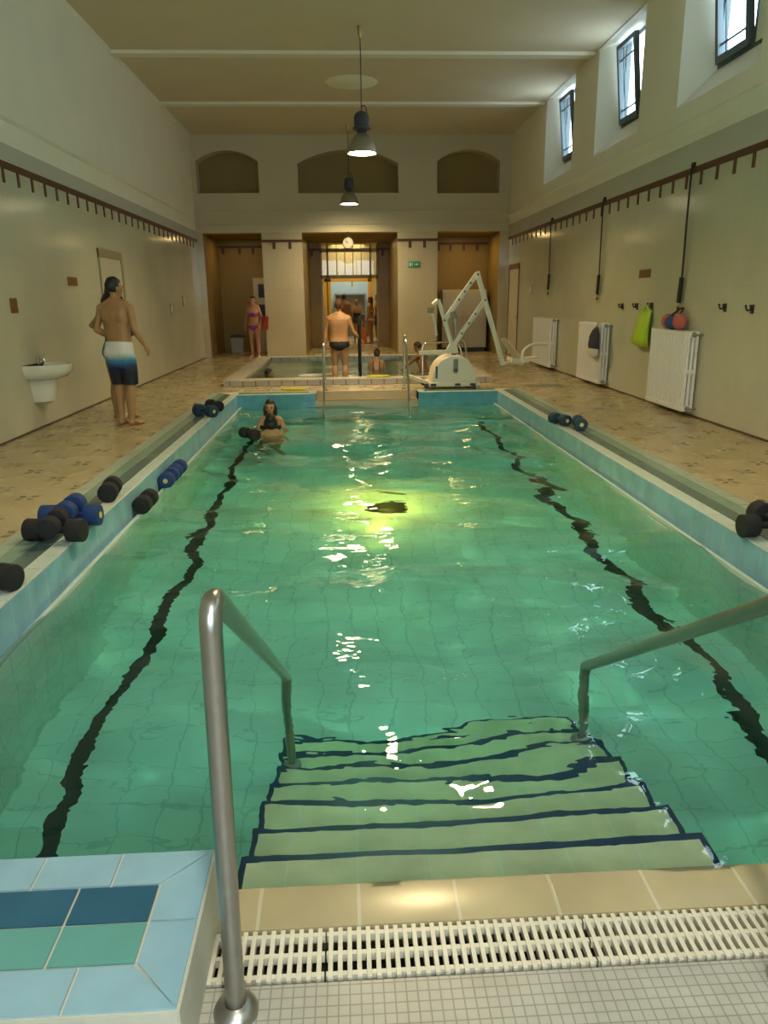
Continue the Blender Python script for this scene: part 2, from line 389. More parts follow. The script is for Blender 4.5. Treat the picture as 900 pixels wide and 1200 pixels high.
# upper right wall with deep splayed window reveals
SZ0, SZ1 = 3.98, 4.36
cs = [16.85-3.48*k for k in range(6)]
w = MB(); XO = XR+.35; ZW = ZC-.012
edges = sorted([(c-1.05, c+1.05) for c in cs])
prev = YB
for a, b in edges+[(25.4, None)]:
    w.face([(XR, prev, SZ0), (XR, a, SZ0), (XR, a, ZC), (XR, prev, ZC)])
    prev = b
w.face([(XR, YB, 3.1), (XR, 25.4, 3.1), (XR, 25.4, SZ0), (XR, YB, SZ0)])
w.mi = 1
for a, b in edges:
    A, B = a+.32, b-.34
    w.face([(XR, b, SZ0), (XR, b, ZW), (XO, B, ZW), (XO, B, SZ1)])
    w.face([(XR, a, SZ0), (XO, A, SZ1), (XO, A, ZW), (XR, a, ZW)])
    w.face([(XR, a, SZ0), (XR, b, SZ0), (XO, B, SZ1), (XO, A, SZ1)])
    w.face([(XR, a, ZW), (XO, A, ZW), (XO, B, ZW), (XR, b, ZW)])
w.mi = 0
prev = YB
for a, b in edges+[(25.4+.32, None)]:      # outer skin so that daylight enters only by the windows
    w.face([(XO+.1, prev, 3.1), (XO+.1, a+.32, 3.1), (XO+.1, a+.32, ZW), (XO+.1, prev, ZW)])
    if b:
        w.face([(XO+.1, a+.32, 3.1), (XO+.1, b-.34, 3.1), (XO+.1, b-.34, SZ1), (XO+.1, a+.32, SZ1)])
        A, B = a+.32, b-.34
        w.face([(XO, A, SZ1), (XO, B, SZ1), (XO+.1, B, SZ1), (XO+.1, A, SZ1)])
        w.face([(XO, A, SZ1), (XO+.1, A, SZ1), (XO+.1, A, ZW), (XO, A, ZW)])
        w.face([(XO, B, SZ1), (XO, B, ZW), (XO+.1, B, ZW), (XO+.1, B, SZ1)])
        prev = b-.34
struct('wall_right_upper', w, ['plaster', 'whitejamb'])

def sash(parent, x, y0, y1, z0, z1, tilt, name):
    """glazed sash hinged at its foot; y1 is the far side"""
    f = .07; t = .075; H = z1-z0
    m = MB()
    m.box((-t, 0, 0), (0, f, H)); m.box((-t, y1-y0-f, 0), (0, y1-y0, H)); m.box((-t, f, 0), (0, y1-y0-f, f*1.2)); m.box((-t, f, H-f), (0, y1-y0-f, H))
    o = m.build(name, 'winframe', parent, loc=(x, y0, z0), rot=(0, -tilt, 0), smooth=False)
    b = MB(); W = y1-y0
    b.box((-.035, f, .20), (-.012, W-f, .225)); b.box((-.035, f, H-.25), (-.012, W-f, H-.225))
    b.box((-.035, W*.74, f), (-.012, W*.74+.022, H-f))
    b.build('glazing_bar', 'winframe', o, smooth=False)
    g = MB(); g.face([(-.03, f, f), (-.03, W-f, f), (-.03, W-f, H-f), (-.03, f, H-f)]); g.build('pane', 'glass', o)
    return o
for i, (a, b) in enumerate(sorted(edges, reverse=True)):
    A, B = a+.32, b-.34
    root = thing('window_%d' % (i+1), 'x', 'window', (0, 0, 0)); del root['label']; del root['category']; root['kind'] = 'structure'
    m = MB(); z0, z1 = SZ1, ZC-.02
    m.box((XO, A, z0), (XO+.08, A+.05, z1)); m.box((XO, B-.05, z0), (XO+.08, B, z1)); m.box((XO, A+.05, z0), (XO+.08, B-.05, z0+.05)); m.box((XO, A+.05, z1-.05), (XO+.08, B-.05, z1))
    y1 = B-.05-.82; y0 = y1-.30
    m.box((XO, y1-.05, z0+.05), (XO+.08, y1, z1-.05)); m.box((XO, y0, z0+.05), (XO+.08, y0+.05, z1-.05))
    m.build('window_frame', 'winframe', root, smooth=False)
    m = MB(); m.box((XO+.005, y0+.05, z0+.05), (XO+.10, y1-.05, z1-.05)); m.build('window_pier', 'whitejamb', root, smooth=False)
    sash(root, XO+.02, y1, B-.05, z0+.05, z1-.06, R(6.5), 'sash')
    sash(root, XO+.06, A+.05, y0, z0+.05, z1-.06, 0, 'sash')

# far wall: piers, lintel and arched niches
def arched(x0, x1, z0, zs, zt, n=16):
    xm = (x0+x1)/2; h = zt-zs; hw = (x1-x0)/2; r = (hw*hw+h*h)/(2*h); cz = zt-r; a = math.asin(hw/r)
    return [(x0, z0), (x1, z0)]+[(xm+r*math.sin(a-2*a*k/n), cz+r*math.cos(a-2*a*k/n)) for k in range(n+1)]
niches = [(-3.80, -2.17, 4.29, 5.07, 5.33), (-1.14, 1.54, 4.28, 5.0, 5.34), (2.58, 4.27, 4.26, 5.05, 5.34)]
w = MB(); t = bmesh.new()
def loop(pts):
    vs = [t.verts.new((x, YF, z)) for x, z in pts]
    return [t.edges.new((vs[k], vs[(k+1) % len(vs)])) for k in range(len(vs))]
es = loop([(XL, 3.30), (XR, 3.30), (XR, ZC), (XL, ZC)])
for nn in niches: es += loop(arched(*nn))
bmesh.ops.triangle_fill(t, use_beauty=True, edges=es)
for f in list(t.faces):
    c = f.calc_center_median()
    for x0, x1, z0, zs, zt in niches:
        if x0 < c.x < x1 and z0 < c.z < zt:
            poly = arched(x0, x1, z0, zs, zt)
            # centre inside the outline -> part of the opening
            ins = False; n = len(poly); j = n-1
            for k in range(n):
                if (poly[k][1] > c.z) != (poly[j][1] > c.z) and c.x < (poly[j][0]-poly[k][0])*(c.z-poly[k][1])/(poly[j][1]-poly[k][1])+poly[k][0]: ins = not ins
                j = k
            if ins: t.faces.remove(f); break
w._merge(t)
w.box((XL, YF+.001, 3.30), (XR, YF+.45, 3.32))
struct('wall_far', w, 'plasterF', smooth=False)
for i, nn in enumerate(niches):
    w = MB(); p = arched(*nn)
    w.mi = 0; n = len(p)
    for k in range(n): w.face([(p[k][0], YF, p[k][1]), (p[(k+1) % n][0], YF, p[(k+1) % n][1]), (p[(k+1) % n][0], YF+.45, p[(k+1) % n][1]), (p[k][0], YF+.45, p[k][1])])
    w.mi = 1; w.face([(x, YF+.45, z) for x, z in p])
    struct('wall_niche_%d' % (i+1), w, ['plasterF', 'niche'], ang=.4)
w = MB(); w.box((XL, YF-.02, 3.845), (XR, YF, 3.87)); w.box((XL, YF-.035, 3.50), (XR, YF, 3.53)); w.box((XL, YF-.05, 3.53), (XR, YF, 3.55)); struct('trim_6', w, 'plasterF', smooth=False)
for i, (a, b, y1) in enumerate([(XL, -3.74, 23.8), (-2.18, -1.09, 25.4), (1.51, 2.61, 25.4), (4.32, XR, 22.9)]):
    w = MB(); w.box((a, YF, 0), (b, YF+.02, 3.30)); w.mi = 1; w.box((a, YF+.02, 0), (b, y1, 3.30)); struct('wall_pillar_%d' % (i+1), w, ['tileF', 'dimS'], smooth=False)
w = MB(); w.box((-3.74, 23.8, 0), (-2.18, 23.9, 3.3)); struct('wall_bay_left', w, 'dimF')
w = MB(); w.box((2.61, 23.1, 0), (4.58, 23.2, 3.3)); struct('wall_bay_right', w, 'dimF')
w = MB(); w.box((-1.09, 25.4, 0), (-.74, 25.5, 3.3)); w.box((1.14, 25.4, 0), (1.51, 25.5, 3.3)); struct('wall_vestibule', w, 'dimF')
w = MB(); w.box((XL, YF+.45, 3.30), (XR, 25.5, 3.40)); struct('ceiling_vestibule', w, 'niche')
w = MB(); w.box((XL-.2, YB, ZC), (XR+.6, 25.6, ZC+.1)); struct('ceiling', w, 'ceil')
for i, y in enumerate((7.74, 11.22, 14.74, 18.2)):
    w = MB(); w.prism([(y-.13, ZC), (y-.11, ZC-.05), (y+.11, ZC-.05), (y+.13, ZC)], XL, XR, 'X'); struct('trim_%d' % (10+i), w, 'beam', smooth=False)
w = MB(); w.lathe([(.52, 0), (.50, -.012), (.46, -.02), (.30, -.05), (0, -.065)], (.27, 16.56, ZC), seg=40); struct('trim_7', w, 'plaster')
w = MB(); w.box((XL-.2, YB-.1, -.3), (XR+.6, YB, ZC)); 
# back wall behind the photographer has a tall window
w.bm.free(); w = MB()
bw = (-1.6, 2.2, 1.6, 4.2)
for a, b in (((XL-.2, YB-.2, -.3), (bw[0], YB, ZC)), ((bw[1], YB-.2, -.3), (XR+.6, YB, ZC)), ((bw[0], YB-.2, -.3), (bw[1], YB, bw[2])), ((bw[0], YB-.2, bw[3]), (bw[1], YB, ZC))): w.box(a, b)
struct('wall_back', w, 'plaster', smooth=False)
m = MB()
for x in (bw[0], -.4, .9, bw[1]-.07): m.box((x, YB-.12, bw[2]), (x+.07, YB-.05, bw[3]))
for z in (bw[2], 3.0, bw[3]-.07): m.box((bw[0], YB-.12, z), (bw[1], YB-.05, z+.07))
struct('window_7', m, 'winframe', smooth=False)

# brown banding with hanging ticks
def band(x, inward, y0, y1, name):
    m = MB(); a, b = x, x+.015*inward
    m.box((a, y0, 3.06), (b, y1, 3.14))
    y = y0+.15
    while y < y1-.1: m.box((a, y-.025, 2.90), (b, y+.025, 3.06)); y += .42
    struct(name, m, 'brown', smooth=False)
band(XL, 1, YB, YF, 'trim_20'); band(XR, -1, YB, YF, 'trim_21')
def bandx(y, x0, x1, ticks, name, z=3.06):
    m = MB(); m.box((x0, y-.015, z), (x1, y, z+.07))
    for x in ticks: m.box((x-.04, y-.015, z-.17), (x+.04, y, z))
    struct(name, m, 'brown', smooth=False)
bandx(YF, -2.18, -1.09, (-1.85, -1.42), 'trim_22', 3.05); bandx(YF, 1.51, 2.61, (1.85, 2.25), 'trim_23', 3.05)
bandx(23.8, -3.74, -2.18, (-3.6, -3.1, -2.7, -2.3), 'trim_24'); bandx(25.4, -1.09, -.74, (-1.0,), 'trim_25'); bandx(25.4, 1.14, 1.51, (1.3,), 'trim_26'); bandx(23.1, 2.61, 4.32, (2.85, 3.2, 3.6, 4.0), 'trim_27')
m = MB(); m.box((XL, YB, 0), (XL+.010, YF, .022)); struct('baseboard_left', m, 'baseb', smooth=False)
m = MB(); m.box((XR-.010, YB, 0), (XR, YF, .022)); struct('baseboard_right', m, 'baseb', smooth=False)

# ------------------------------------------------------------------ floors
JX0, JX1, JY0, JY1 = -2.28, 2.78, 14.02, 20.1
SN = .512; SO = .48                                               # width of the tiled surround
def slab(m, x0, x1, y0, y1, z, d=.08): m.box((x0, y0, z-d), (x1, y1, z))
m = MB()
slab(m, XL, PX0-SO, PY0-SN, PY1+SO, 0); slab(m, PX1+SO, XR, PY0-SN, PY1+SO, 0)
slab(m, XL, XR, PY1+SO, JY0+.02, 0); slab(m, XL, JX0+.02, JY0+.02, JY1-.02, 0); slab(m, JX1-.02, XR, JY0+.02, JY1-.02, 0); slab(m, XL, XR, JY1-.02, 33, 0)
struct('floor', m, 'deck', smooth=False)
m = MB(); m.box((FX0, PY1+.30, -.2), (FX1, PY1+SO, 0)); m.box((FX0, PY1-.02, -.4), (FX1, PY1+.30, -.13)); struct('floor_far_step', m, 'stepplain', smooth=False)
m = MB(); m.box((XL-.2, YB, -1.75), (XR+.6, 33.2, -1.65)); struct('floor_leak_blocker', m, 'pit', smooth=False)  # unseen slab added to stop sky light leaking in under the floors
m = MB(); slab(m, XL, XR, YB, 1.57, WZ, .1); struct('floor_near', m, 'mosaic', smooth=False)
m = MB(); m.box((XL, PY0-SN-.02, WZ), (PX0-SO, PY0-SN, 0)); m.box((PX1+SO, PY0-SN-.02, WZ), (XR, PY0-SN, 0)); struct('trim_30', m, 'mosaic', smooth=False)
m = MB(); m.box((OX0-.04, 1.755, -.36), (OX1, 1.92, WZ), .012); struct('floor_coping', m, 'deckplain')
m = MB(); m.box((OX0-.04, 1.57, -.34), (OX1, 1.755, -.30)); m.box((OX0-.04, 1.565, -.34), (OX1, 1.572, WZ-.004)); struct('floor_channel', m, 'pit', smooth=False)

# tiled surround (four rows of tiles laid round the pool, mitred at the ends)
m = MB(); m.mi = 0
def sl(x0, x1, y0, y1): m.box((x0, y0, -.5), (x1, y1, -.006))
sl(PX0-SO, PX0, PY0-SN, PY1+SO); sl(PX1, PX1+SO, PY0-SN, PY1+SO)
sl(PX0, OX0, PY0-SN, PY0); sl(OX1, PX1, PY0-SN, PY0); sl(PX0, FX0, PY1, PY1+SO); sl(FX1, PX1, PY1, PY1+SO)
G = .004
def tq(p, mi, z=0.):
    c = sum((V((*q, 0)) for q in p), V())/4
    q = []
    for a in p:
        a = V((*a, 0)); d = (c-a); q.append(a+V((math.copysign(G, d.x) if abs(d.x) > 1e-4 else 0, math.copysign(G, d.y) if abs(d.y) > 1e-4 else 0, 0)))
    m.mi = mi
    top = [m.bm.verts.new((a.x, a.y, z)) for a in q]; bot = [m.bm.verts.new((a.x, a.y, z-.007)) for a in q]
    m._faces(top, [(0, 1, 2, 3)])
    for k in range(4): m._faces([top[k], top[(k+1) % 4], bot[(k+1) % 4], bot[k]], [(0, 1, 2, 3)])
D = SO/4; DN = .128; SN = DN*4
side_m = [2, 4, 6, 7]; near_m = [1, 3, 5, 1]
for k in range(4):
    d0, d1 = k*D, (k+1)*D
    L = .245; n = int((PY1-PY0)/L)
    for s, x in ((-1, PX0), (1, PX1)):
        ys = [PY0+(PY1-PY0)*i/n for i in range(n+1)]
        for i in range(n):
            tq([(x+s*d0, ys[i]), (x+s*d1, ys[i]), (x+s*d1, ys[i+1]), (x+s*d0, ys[i+1])], side_m[k])
        tq([(x+s*d0, PY0), (x+s*d0, PY0-k*DN), (x+s*d1, PY0-(k+1)*DN), (x+s*d1, PY0)], side_m[k])
        tq([(x+s*d0, PY1), (x+s*d0, PY1+d0), (x+s*d1, PY1+d1), (x+s*d1, PY1)], side_m[k])
    for (xa, xb, dirn, y, s, mm) in ((PX0, OX0, 1, PY0, -1, near_m), (PX1, OX1, -1, PY0, -1, near_m), (PX0, FX0, 1, PY1, 1, side_m), (PX1, FX1, -1, PY1, 1, side_m)):
        B = DN if s < 0 else D; d0, d1 = k*B, (k+1)*B
        e = xb-dirn*B                                   # where the end border begins
        ln = abs(e-xa); n = max(2, round(ln/.23))
        off = .5 if k in (0, 3) else 0
        xs = [e-dirn*ln*(i)/n for i in range(n+1)]
        if off: xs = [e]+[e-dirn*ln*(i+.62)/n for i in range(n)]+[xa]
        for i in range(len(xs)-1):
            x0, x1 = xs[i], xs[i+1]
            if i == 0 and k == 0: tq([(xb, y), (e, y+s*B), (x1, y+s*B), (x1, y)], mm[k]); continue
            if i == 0 and k == 3: tq([(xb, y+s*4*B), (x1, y+s*4*B), (x1, y+s*3*B), (e, y+s*3*B)], mm[k]); continue
            tq([(x0, y+s*d0), (x1, y+s*d0), (x1, y+s*d1), (x0, y+s*d1)], mm[k])
        if k == 0: tq([(xb, y), (xb, y+s*2*B), (e, y+s*2*B), (e, y+s*B)], mm[0])
        if k == 3: tq([(xb, y+s*2*B), (xb, y+s*4*B), (e, y+s*3*B), (e, y+s*2*B)], mm[0])
struct('floor_surround', m, ['grout', 't_light', 't_pale', 't_dark', 't_darkside', 't_green', 't_greenside', 't_paleside'], smooth=False)
# blue inner faces above the water and pale water-line lip
m = MB(); m.mi = 0
m.box((PX0-.02, PY0, ZF), (PX0+.004, PY1, -.007)); m.box((PX1-.004, PY0, ZF), (PX1+.02, PY1, -.007))
m.mi = 1
m.box((PX0, PY1-.004, ZF), (FX0, PY1+.02, -.007)); m.box((FX1, PY1-.004, ZF), (PX1, PY1+.02, -.007)); m.box((FX0, PY1-.004, ZF), (FX1, PY1+.02, -.15))
m.mi = 2
m.box((OX0, PY0-SN, WZ), (OX0+.004, PY0, -.008)); m.box((PX0, PY0, ZF), (OX0, PY0+.004, -.008)); m.box((OX1, PY0, ZF), (PX1, PY0+.004, -.008))
m.box((FX0-.004, PY1, WZ-.2), (FX0, PY1+.3, -.008)); m.box((FX1, PY1, WZ-.2), (FX1+.004, PY1+.3, -.008))
m.box((OX1-.004, PY0-SN, WZ), (OX1, PY0, -.008)); m.box((PX0-SO, PY0-SN-.004, WZ), (OX0, PY0-SN, -.008)); m.box((OX1, PY0-SN-.004, WZ), (PX1+SO, PY0-SN, -.008))
struct('wall_pool_face', m, ['faceY', 'faceX', 'grout'], smooth=False)
LW = .07
m = MB()
for x0, x1, xi, s in ((PX0, PX0+LW, PX0+LW, 1), (PX1-LW, PX1, PX1-LW, -1)):
    m.mi = 0; m.box((x0, PY0, ZF), (x1, PY1, WZ-.02))
    m.mi = 1; m.box((xi-s*.028, PY0, WZ-.03), (xi, PY1, WZ+.012))
struct('trim_31', m, ['faceY', 't_pale'], smooth=False)

# ------------------------------------------------------------------ pool basin, steps, lane lines
bx0, bx1 = PX0+LW, PX1-LW
m = MB(); m.mi = 0; m.box((bx0-.02, 1.8, ZF-.1), (bx1+.02, PY1+.02, ZF))
m.mi = 1; m.box((bx0-.01, 1.8, ZF), (bx0+.003, PY1, WZ-.025)); m.box((bx1-.003, 1.8, ZF), (bx1+.01, PY1, WZ-.025))
m.mi = 2; m.box((bx0, 1.85, ZF), (bx1, 1.92, WZ-.03)); m.box((bx0, PY1-.006, ZF), (bx1, PY1, WZ-.10))
struct('floor_pool', m, ['basinF', 'basinY', 'basinX'], smooth=False)
m = MB()
for x in (-1.43, 2.24): m.box((x-.05, 1.95, ZF), (x+.05, PY1-.5, ZF+.004))
struct('trim_32', m, 'lap', smooth=False)
st = [(1.92, 2.17), (2.17, 2.43), (2.43, 2.69), (2.69, 2.945), (2.945, 3.20), (3.20, 3.455), (3.455, 3.71)]
sx0, sx1 = -.41, 1.23
m = MB()
for k, (a, b) in enumerate(st):
    z = -.38-.155*k
    if z <= ZF: break
    m.mi = 0; m.box((sx0+.022, a-.0, z-.02), (sx1-.022, b-.03, z)); 
    m.mi = 1; m.box((sx0, b-.03, z-.05), (sx1, b, z+.001)); m.box((sx0, a, z-.05), (sx0+.022, b-.03, z+.001)); m.box((sx1-.022, a, z-.05), (sx1, b-.03, z+.001))
    m.mi = 2; m.box((sx0+.004, 1.92, ZF), (sx1-.004, b-.004, z-.02))
struct('floor_pool_steps', m, ['tread', 'nosing', 'basinX'], smooth=False)

# water with real ripples
def ripple(x0, x1, y0, y1, z, step, amp, name, mt, seed):
    rnd = random.Random(seed); W = []
    for k in range(26):
        lam = .17*(1.105**k) if k < 22 else rnd.uniform(.9, 1.8)
        th = rnd.gauss(PI/2, .75)
        W.append((2*PI/lam*math.cos(th), 2*PI/lam*math.sin(th), rnd.uniform(0, 6.28), amp*lam**1.4*rnd.uniform(.6, 1.3)))
    nx, ny = int((x1-x0)/step)+1, int((y1-y0)/step)+1
    vs = []
    for j in range(ny):
        y = y0+(y1-y0)*j/(ny-1)
        for i in range(nx):
            x = x0+(x1-x0)*i/(nx-1)
            q = mnoise.noise((x*.9, y*.9, seed)); xx = x+.10*q; yy = y+.12*mnoise.noise((x*.8+9, y*.8, seed))
            g = .75+.5*q
            vs.append((x, y, z+g*sum(a*math.sin(kx*xx+ky*yy+p) for kx, ky, p, a in W)))
    fs = [(j*nx+i, j*nx+i+1, (j+1)*nx+i+1, (j+1)*nx+i) for j in range(ny-1) for i in range(nx-1)]
    me = bpy.data.meshes.new(name); me.from_pydata(vs, [], fs); me.materials.append(M[mt])
    for p in me.polygons: p.use_smooth = True
    o = bpy.data.objects.new(name, me); COL.objects.link(o); tag(o, kind='structure'); return o
WATER = ripple(bx0-.015, bx1+.015, 1.90, PY1+.01, WZ-.008, .03, .006, 'water', 'water', 3)

WATER.cycles.is_caustics_caster = True
for n_ in ('floor_pool', 'floor_pool_steps'): bpy.data.objects[n_].cycles.is_caustics_receiver = True
# drain plate on the pool floor
t = thing('floor_drain', 'dark round drain plate on the pool floor inside the bright yellow patch', 'drain', (.38, 7.66, ZF))
m = MB(); m.lathe([(.20, 0), (.20, .02), (.17, .05), (.1, .07), (0, .075)]); m.build('drain_cover', 'sage', t)
m = MB(); m.lathe([(.23, 0), (.23, .012), (.2, .014)]); m.build('drain_ring', 'darkgrey', t)
L_ = bpy.data.lights.new('patch_fill_light', 'POINT'); L_.energy = 48; L_.color = (1, .60, .07); L_.shadow_soft_size = 0  # added light without a fixture, makes the yellow patch on the pool floor
o_ = bpy.data.objects.new('patch_fill_light', L_); COL.objects.link(o_); o_.location = (.38, 7.66, ZF+.55)
L_ = None

# ------------------------------------------------------------------ small pool behind
m = MB(); rw = .34; zt = .12
ring = [((JX0, JY0), (JX1, JY0+rw)), ((JX0, JY1-rw), (JX1, JY1)), ((JX0, JY0+rw), (JX0+rw, JY1-rw)), ((JX1-rw, JY0+rw), (JX1, JY1-rw))]
m.mi = 0
for a, b in ring: m.box((*a, zt-.02), (*b, zt))
m.mi = 1; m.box((JX0+.01, JY0+.01, -.9), (JX1-.01, JY0+rw-.01, zt-.02)); m.box((JX0+.01, JY1-rw+.01, -.9), (JX1-.01, JY1-.01, zt-.02))
m.mi = 2; m.box((JX0+.01, JY0+rw-.01, -.9), (JX0+rw-.01, JY1-rw+.01, zt-.02)); m.box((JX1-rw+.01, JY0+rw-.01, -.9), (JX1-.01, JY1-rw+.01, zt-.02))
struct('floor_small_pool_rim', m, ['jacrimtop', 'jacrimX', 'jacrimY'], smooth=False)
m = MB(); m.box((JX0, JY0, -1.0), (JX1, JY1, -.9)); struct('floor_small_pool', m, 'basinF', smooth=False)
JZ = 0.06
ripple(JX0+rw-.02, JX1-rw+.02, JY0+rw-.02, JY1-rw+.02, JZ-.005, .06, .0032, 'water_small_pool', 'jacwater', 11)
t = thing('pool_block', 'white block standing half above the small pool water behind its near rim', 'block', (-.62, 15.6, -.9))
m = MB(); m.box((-.34, -.22, 0), (.34, .22, .955), .02); m.build('block_body', 'white', t)

# ------------------------------------------------------------------ plastic gratings over the near channel
secs = [(-.45, -.10, 'short ivory plastic drain grating beside the blue tiled block'), (-.095, .655, 'long ivory plastic drain grating behind the foot of the grey handrail, middle of the run'),
        (.66, 1.39, 'ivory plastic drain grating running out of the frame on the right')]
for a, b, lb in secs:
    t = thing('drain_grating', lb, 'grating', (a, 1.58, WZ-.03), group='ivory gratings over the overflow channel')
    m = MB(); n = int((b-a)/.0262); p = (b-a)/n
    for k in range(n): m.box((p*k+.005, 0, .006), (p*k+.0185, .168, .033), .002)
    m.build('slat_row', 'plastic_grate', t, smooth=False)
    for y in (.018, .084, .15):
        m = MB(); m.box((0, y-.007, .004), (b-a, y+.007, .029)); m.build('cross_bar', 'plastic_grate', t, smooth=False)

t = thing('drain_grating', 'thin beige plastic drain grating along the edge of the far steps', 'grating', (FX0+.02, PY1, -.13), group='gratings of the far steps')
m = MB()
for k in range(58): m.box((k*.03, 0, 0), (k*.03+.017, .14, .022), .002)
m.build('slat_row', 'beigeplastic', t, smooth=False)
for y in (.02, .11):
    m = MB(); m.box((0, y, .002), (1.72, y+.014, .018)); m.build('cross_bar', 'beigeplastic', t, smooth=False)

# ------------------------------------------------------------------ handrails
def near_rail(x, label, top):
    t = thing('handrail', label, 'handrail', (x, 1.5, WZ), group='grey steel handrails at the near steps')
    pts = fillet([(0, 0, 0), (.012, 0, top), (0, 1.79, -.03+.0), (0, 1.795, -.12)], .10, 8)
    pts = fillet([(0, 0, 0), (.018, 0, top), (0, 1.745, .012)], .12, 10)
    m = MB(); m.tube(pts, .0255, 20); m.build('rail', 'steel', t)
    m = MB(); m.ell((0, 1.745, .008), .027, 14, 10); m.tube([(0, 1.745, .012), (0, 1.735, -.38), (0, 1.73, -.78)], [.026, .022, .022], 16); m.build('submerged_post', 'steel', t)
    m = MB(); m.lathe([(.058, 0), (.058, .008), (.05, .022), (.034, .03), (.027, .034)]); m.build('floor_flange', 'steel', t)
    m = MB(); m.lathe([(.055, -.785), (.05, -.765), (.024, -.755)], (0, 1.73, 0)); m.build('step_flange', 'steel', t)
    return t
near_rail(-.325, 'grey steel handrail standing beside the blue tiled block, bent over into the water', 1.17)
near_rail(1.15, 'grey steel handrail sloping in from the right frame edge into the water', 1.17)
def far_rail(x, label, top):
    t = thing('handrail', label, 'handrail', (x, PY1, 0), group='polished steel handrails at the far steps')
    m = MB(); m.tube(fillet([(0, .42, 0), (0, .40, top), (0, .02, top*.93), (-.005, -1.02, -.5)], .13, 8), .021, 14); m.build('rail', 'chrome', t)
    m = MB(); m.lathe([(.05, 0), (.05, .008), (.03, .02)], (0, .42, 0)); m.build('floor_flange', 'chrome', t)
far_rail(-.36, 'polished handrail left of the far steps, in front of the man in black briefs', .92)
far_rail(1.03, 'polished handrail right of the far steps, beside the white pool lift', .96)
t = thing('handrail', 'dark upright handrail the man in black briefs holds with his right hand', 'handrail', (.30, 14.9, -.9))
m = MB(); m.tube(fillet([(0, 0, 0), (0, 0, 2.14), (0, 1.2, 1.9), (0, 1.25, .9)], .12, 8), .024, 14); m.build('rail', 'darkmetal', t)
t = thing('handrail', 'curved steel handrail at the small pool edge behind the pool lift', 'handrail', (1.75, 14.5, .12))
m = MB(); m.tube(fillet([(-.28, -.25, 0), (-.28, -.2, .62), (.42, -.2, .62), (.55, -.25, .0)], .12, 8), .02, 12); m.build('rail', 'chrome', t)
t = thing('handrail', 'bent chrome handrail between the lift arms and the cream cabinet', 'handrail', (2.28, 14.35, .0))
m = MB(); m.tube(fillet([(-.12, 0, 0.1), (-.16, .0, .86), (.0, .0, .78), (.12, .0, .02)], .1, 8), .02, 12); m.build('rail', 'chrome', t)

# ------------------------------------------------------------------ foam dumbbells
def dumbbell(label, foam, loc, yaw, group, dots=True, handle='tealfoam', tilt=0, L=.32, r=.077):
    t = thing('foam_dumbbell', label, 'dumbbell', loc, group=group, rot=(tilt, 0, yaw))
    for s in (-1, 1):
        m = MB(); a = s*L/2; b = s*(L/2-.105); lo, hi = min(a, b), max(a, b)
        m.lathe([(0, lo), (r-.007, lo), (r-.002, lo+.002), (r, lo+.007), (r, hi-.007), (r-.002, hi-.002), (r-.007, hi), (0, hi)], (0, 0, 0), (0, 1, 0), 28)
        w_ = m.build('foam_weight', foam, t)
        if dots:
            m = MB(); m.lathe([(.024, 0), (.024, .004), (.012, .006), (.010, .002), (0, .002)], (0, s*L/2, 0), (0, s, 0), 18); m.build('end_cap', 'dot', w_)
    m = MB(); m.tube([(0, -L/2+.1, 0), (0, 0, 0), (0, L/2-.1, 0)], [.022, .026, .022], 14); m.build('handle', handle, t)
    return t
r0 = .077
gB, gK = 'blue foam dumbbells', 'black foam dumbbells'
dumbbell('black foam dumbbell at the left frame edge on the pool surround', 'blackfoam', (-2.02, 4.02, r0), R(68), gK, False, 'blackfoam')
dumbbell('black foam dumbbell lying crosswise in the front of the left pile', 'blackfoam', (-1.98, 4.86, r0), R(82), gK, False, 'blackfoam', 0, .40)
dumbbell('black foam dumbbell pointing at the camera across the middle of the left pile', 'blackfoam', (-1.985, 4.86, r0+.053), R(6), gK, False, 'blackfoam', 0, .32, .068)
dumbbell('blue foam dumbbell lying crosswise at the back of the left pile', 'bluefoam', (-2.00, 5.22, r0), R(88), gB, True, 'bluefoam', 0, .42)
dumbbell('blue foam dumbbell with yellow end cap facing the camera on the left pile', 'bluefoam', (-2.0, 5.22, r0+.053), R(2), gB, True, 'bluefoam', 0, .32, .076)
dumbbell('single black foam dumbbell on the left surround end-on between the pile and the blue row', 'blackfoam', (-1.95, 5.98, r0), R(8), gK, False, 'blackfoam')
dumbbell('black foam dumbbell resting on the left water-line ledge', 'blackfoam', (PX0+r0+.006, 6.35, WZ+.012+r0), R(0), gK, False, 'blackfoam')
dumbbell('blue foam dumbbell on the left water-line ledge showing a yellow cap', 'bluefoam', (PX0+r0+.006, 7.25, WZ+.012+r0), R(0), gB, True, 'bluefoam')
dumbbell('blue foam dumbbell on the left water-line ledge, behind the one showing its cap', 'bluefoam', (PX0+r0+.006, 7.62, WZ+.012+r0), R(0), gB, True, 'bluefoam')
dumbbell('dark blue foam dumbbell at the far left pool corner', 'tealfoam', (-1.97, 10.42, r0), R(52), gB, True, 'tealfoam', 0, .36, .085)
dumbbell('black foam dumbbell at the far left pool corner, behind the dark blue one', 'blackfoam', (-1.93, 10.95, r0), R(35), gK, False, 'blackfoam', 0, .34)
dumbbell('dark blue foam dumbbell on the right surround, nearer the water', 'tealfoam', (2.66, 9.08, r0), R(20), gB, True, 'tealfoam', 0, .32, .07)
dumbbell('dark blue foam dumbbell on the right surround, nearer the wall', 'tealfoam', (2.82, 8.78, r0), R(-8), gB, True, 'tealfoam', 0, .32, .075)
dumbbell('black foam dumbbell at the right frame edge, lying crosswise underneath', 'blackfoam', (2.80, 4.55, r0), R(90), gK, False, 'blackfoam', 0, .42)
dumbbell('black foam dumbbell at the right frame edge, pointing at the camera across the other', 'blackfoam', (2.79, 4.50, r0+.053), R(4), gK, False, 'blackfoam', 0, .42, .078)
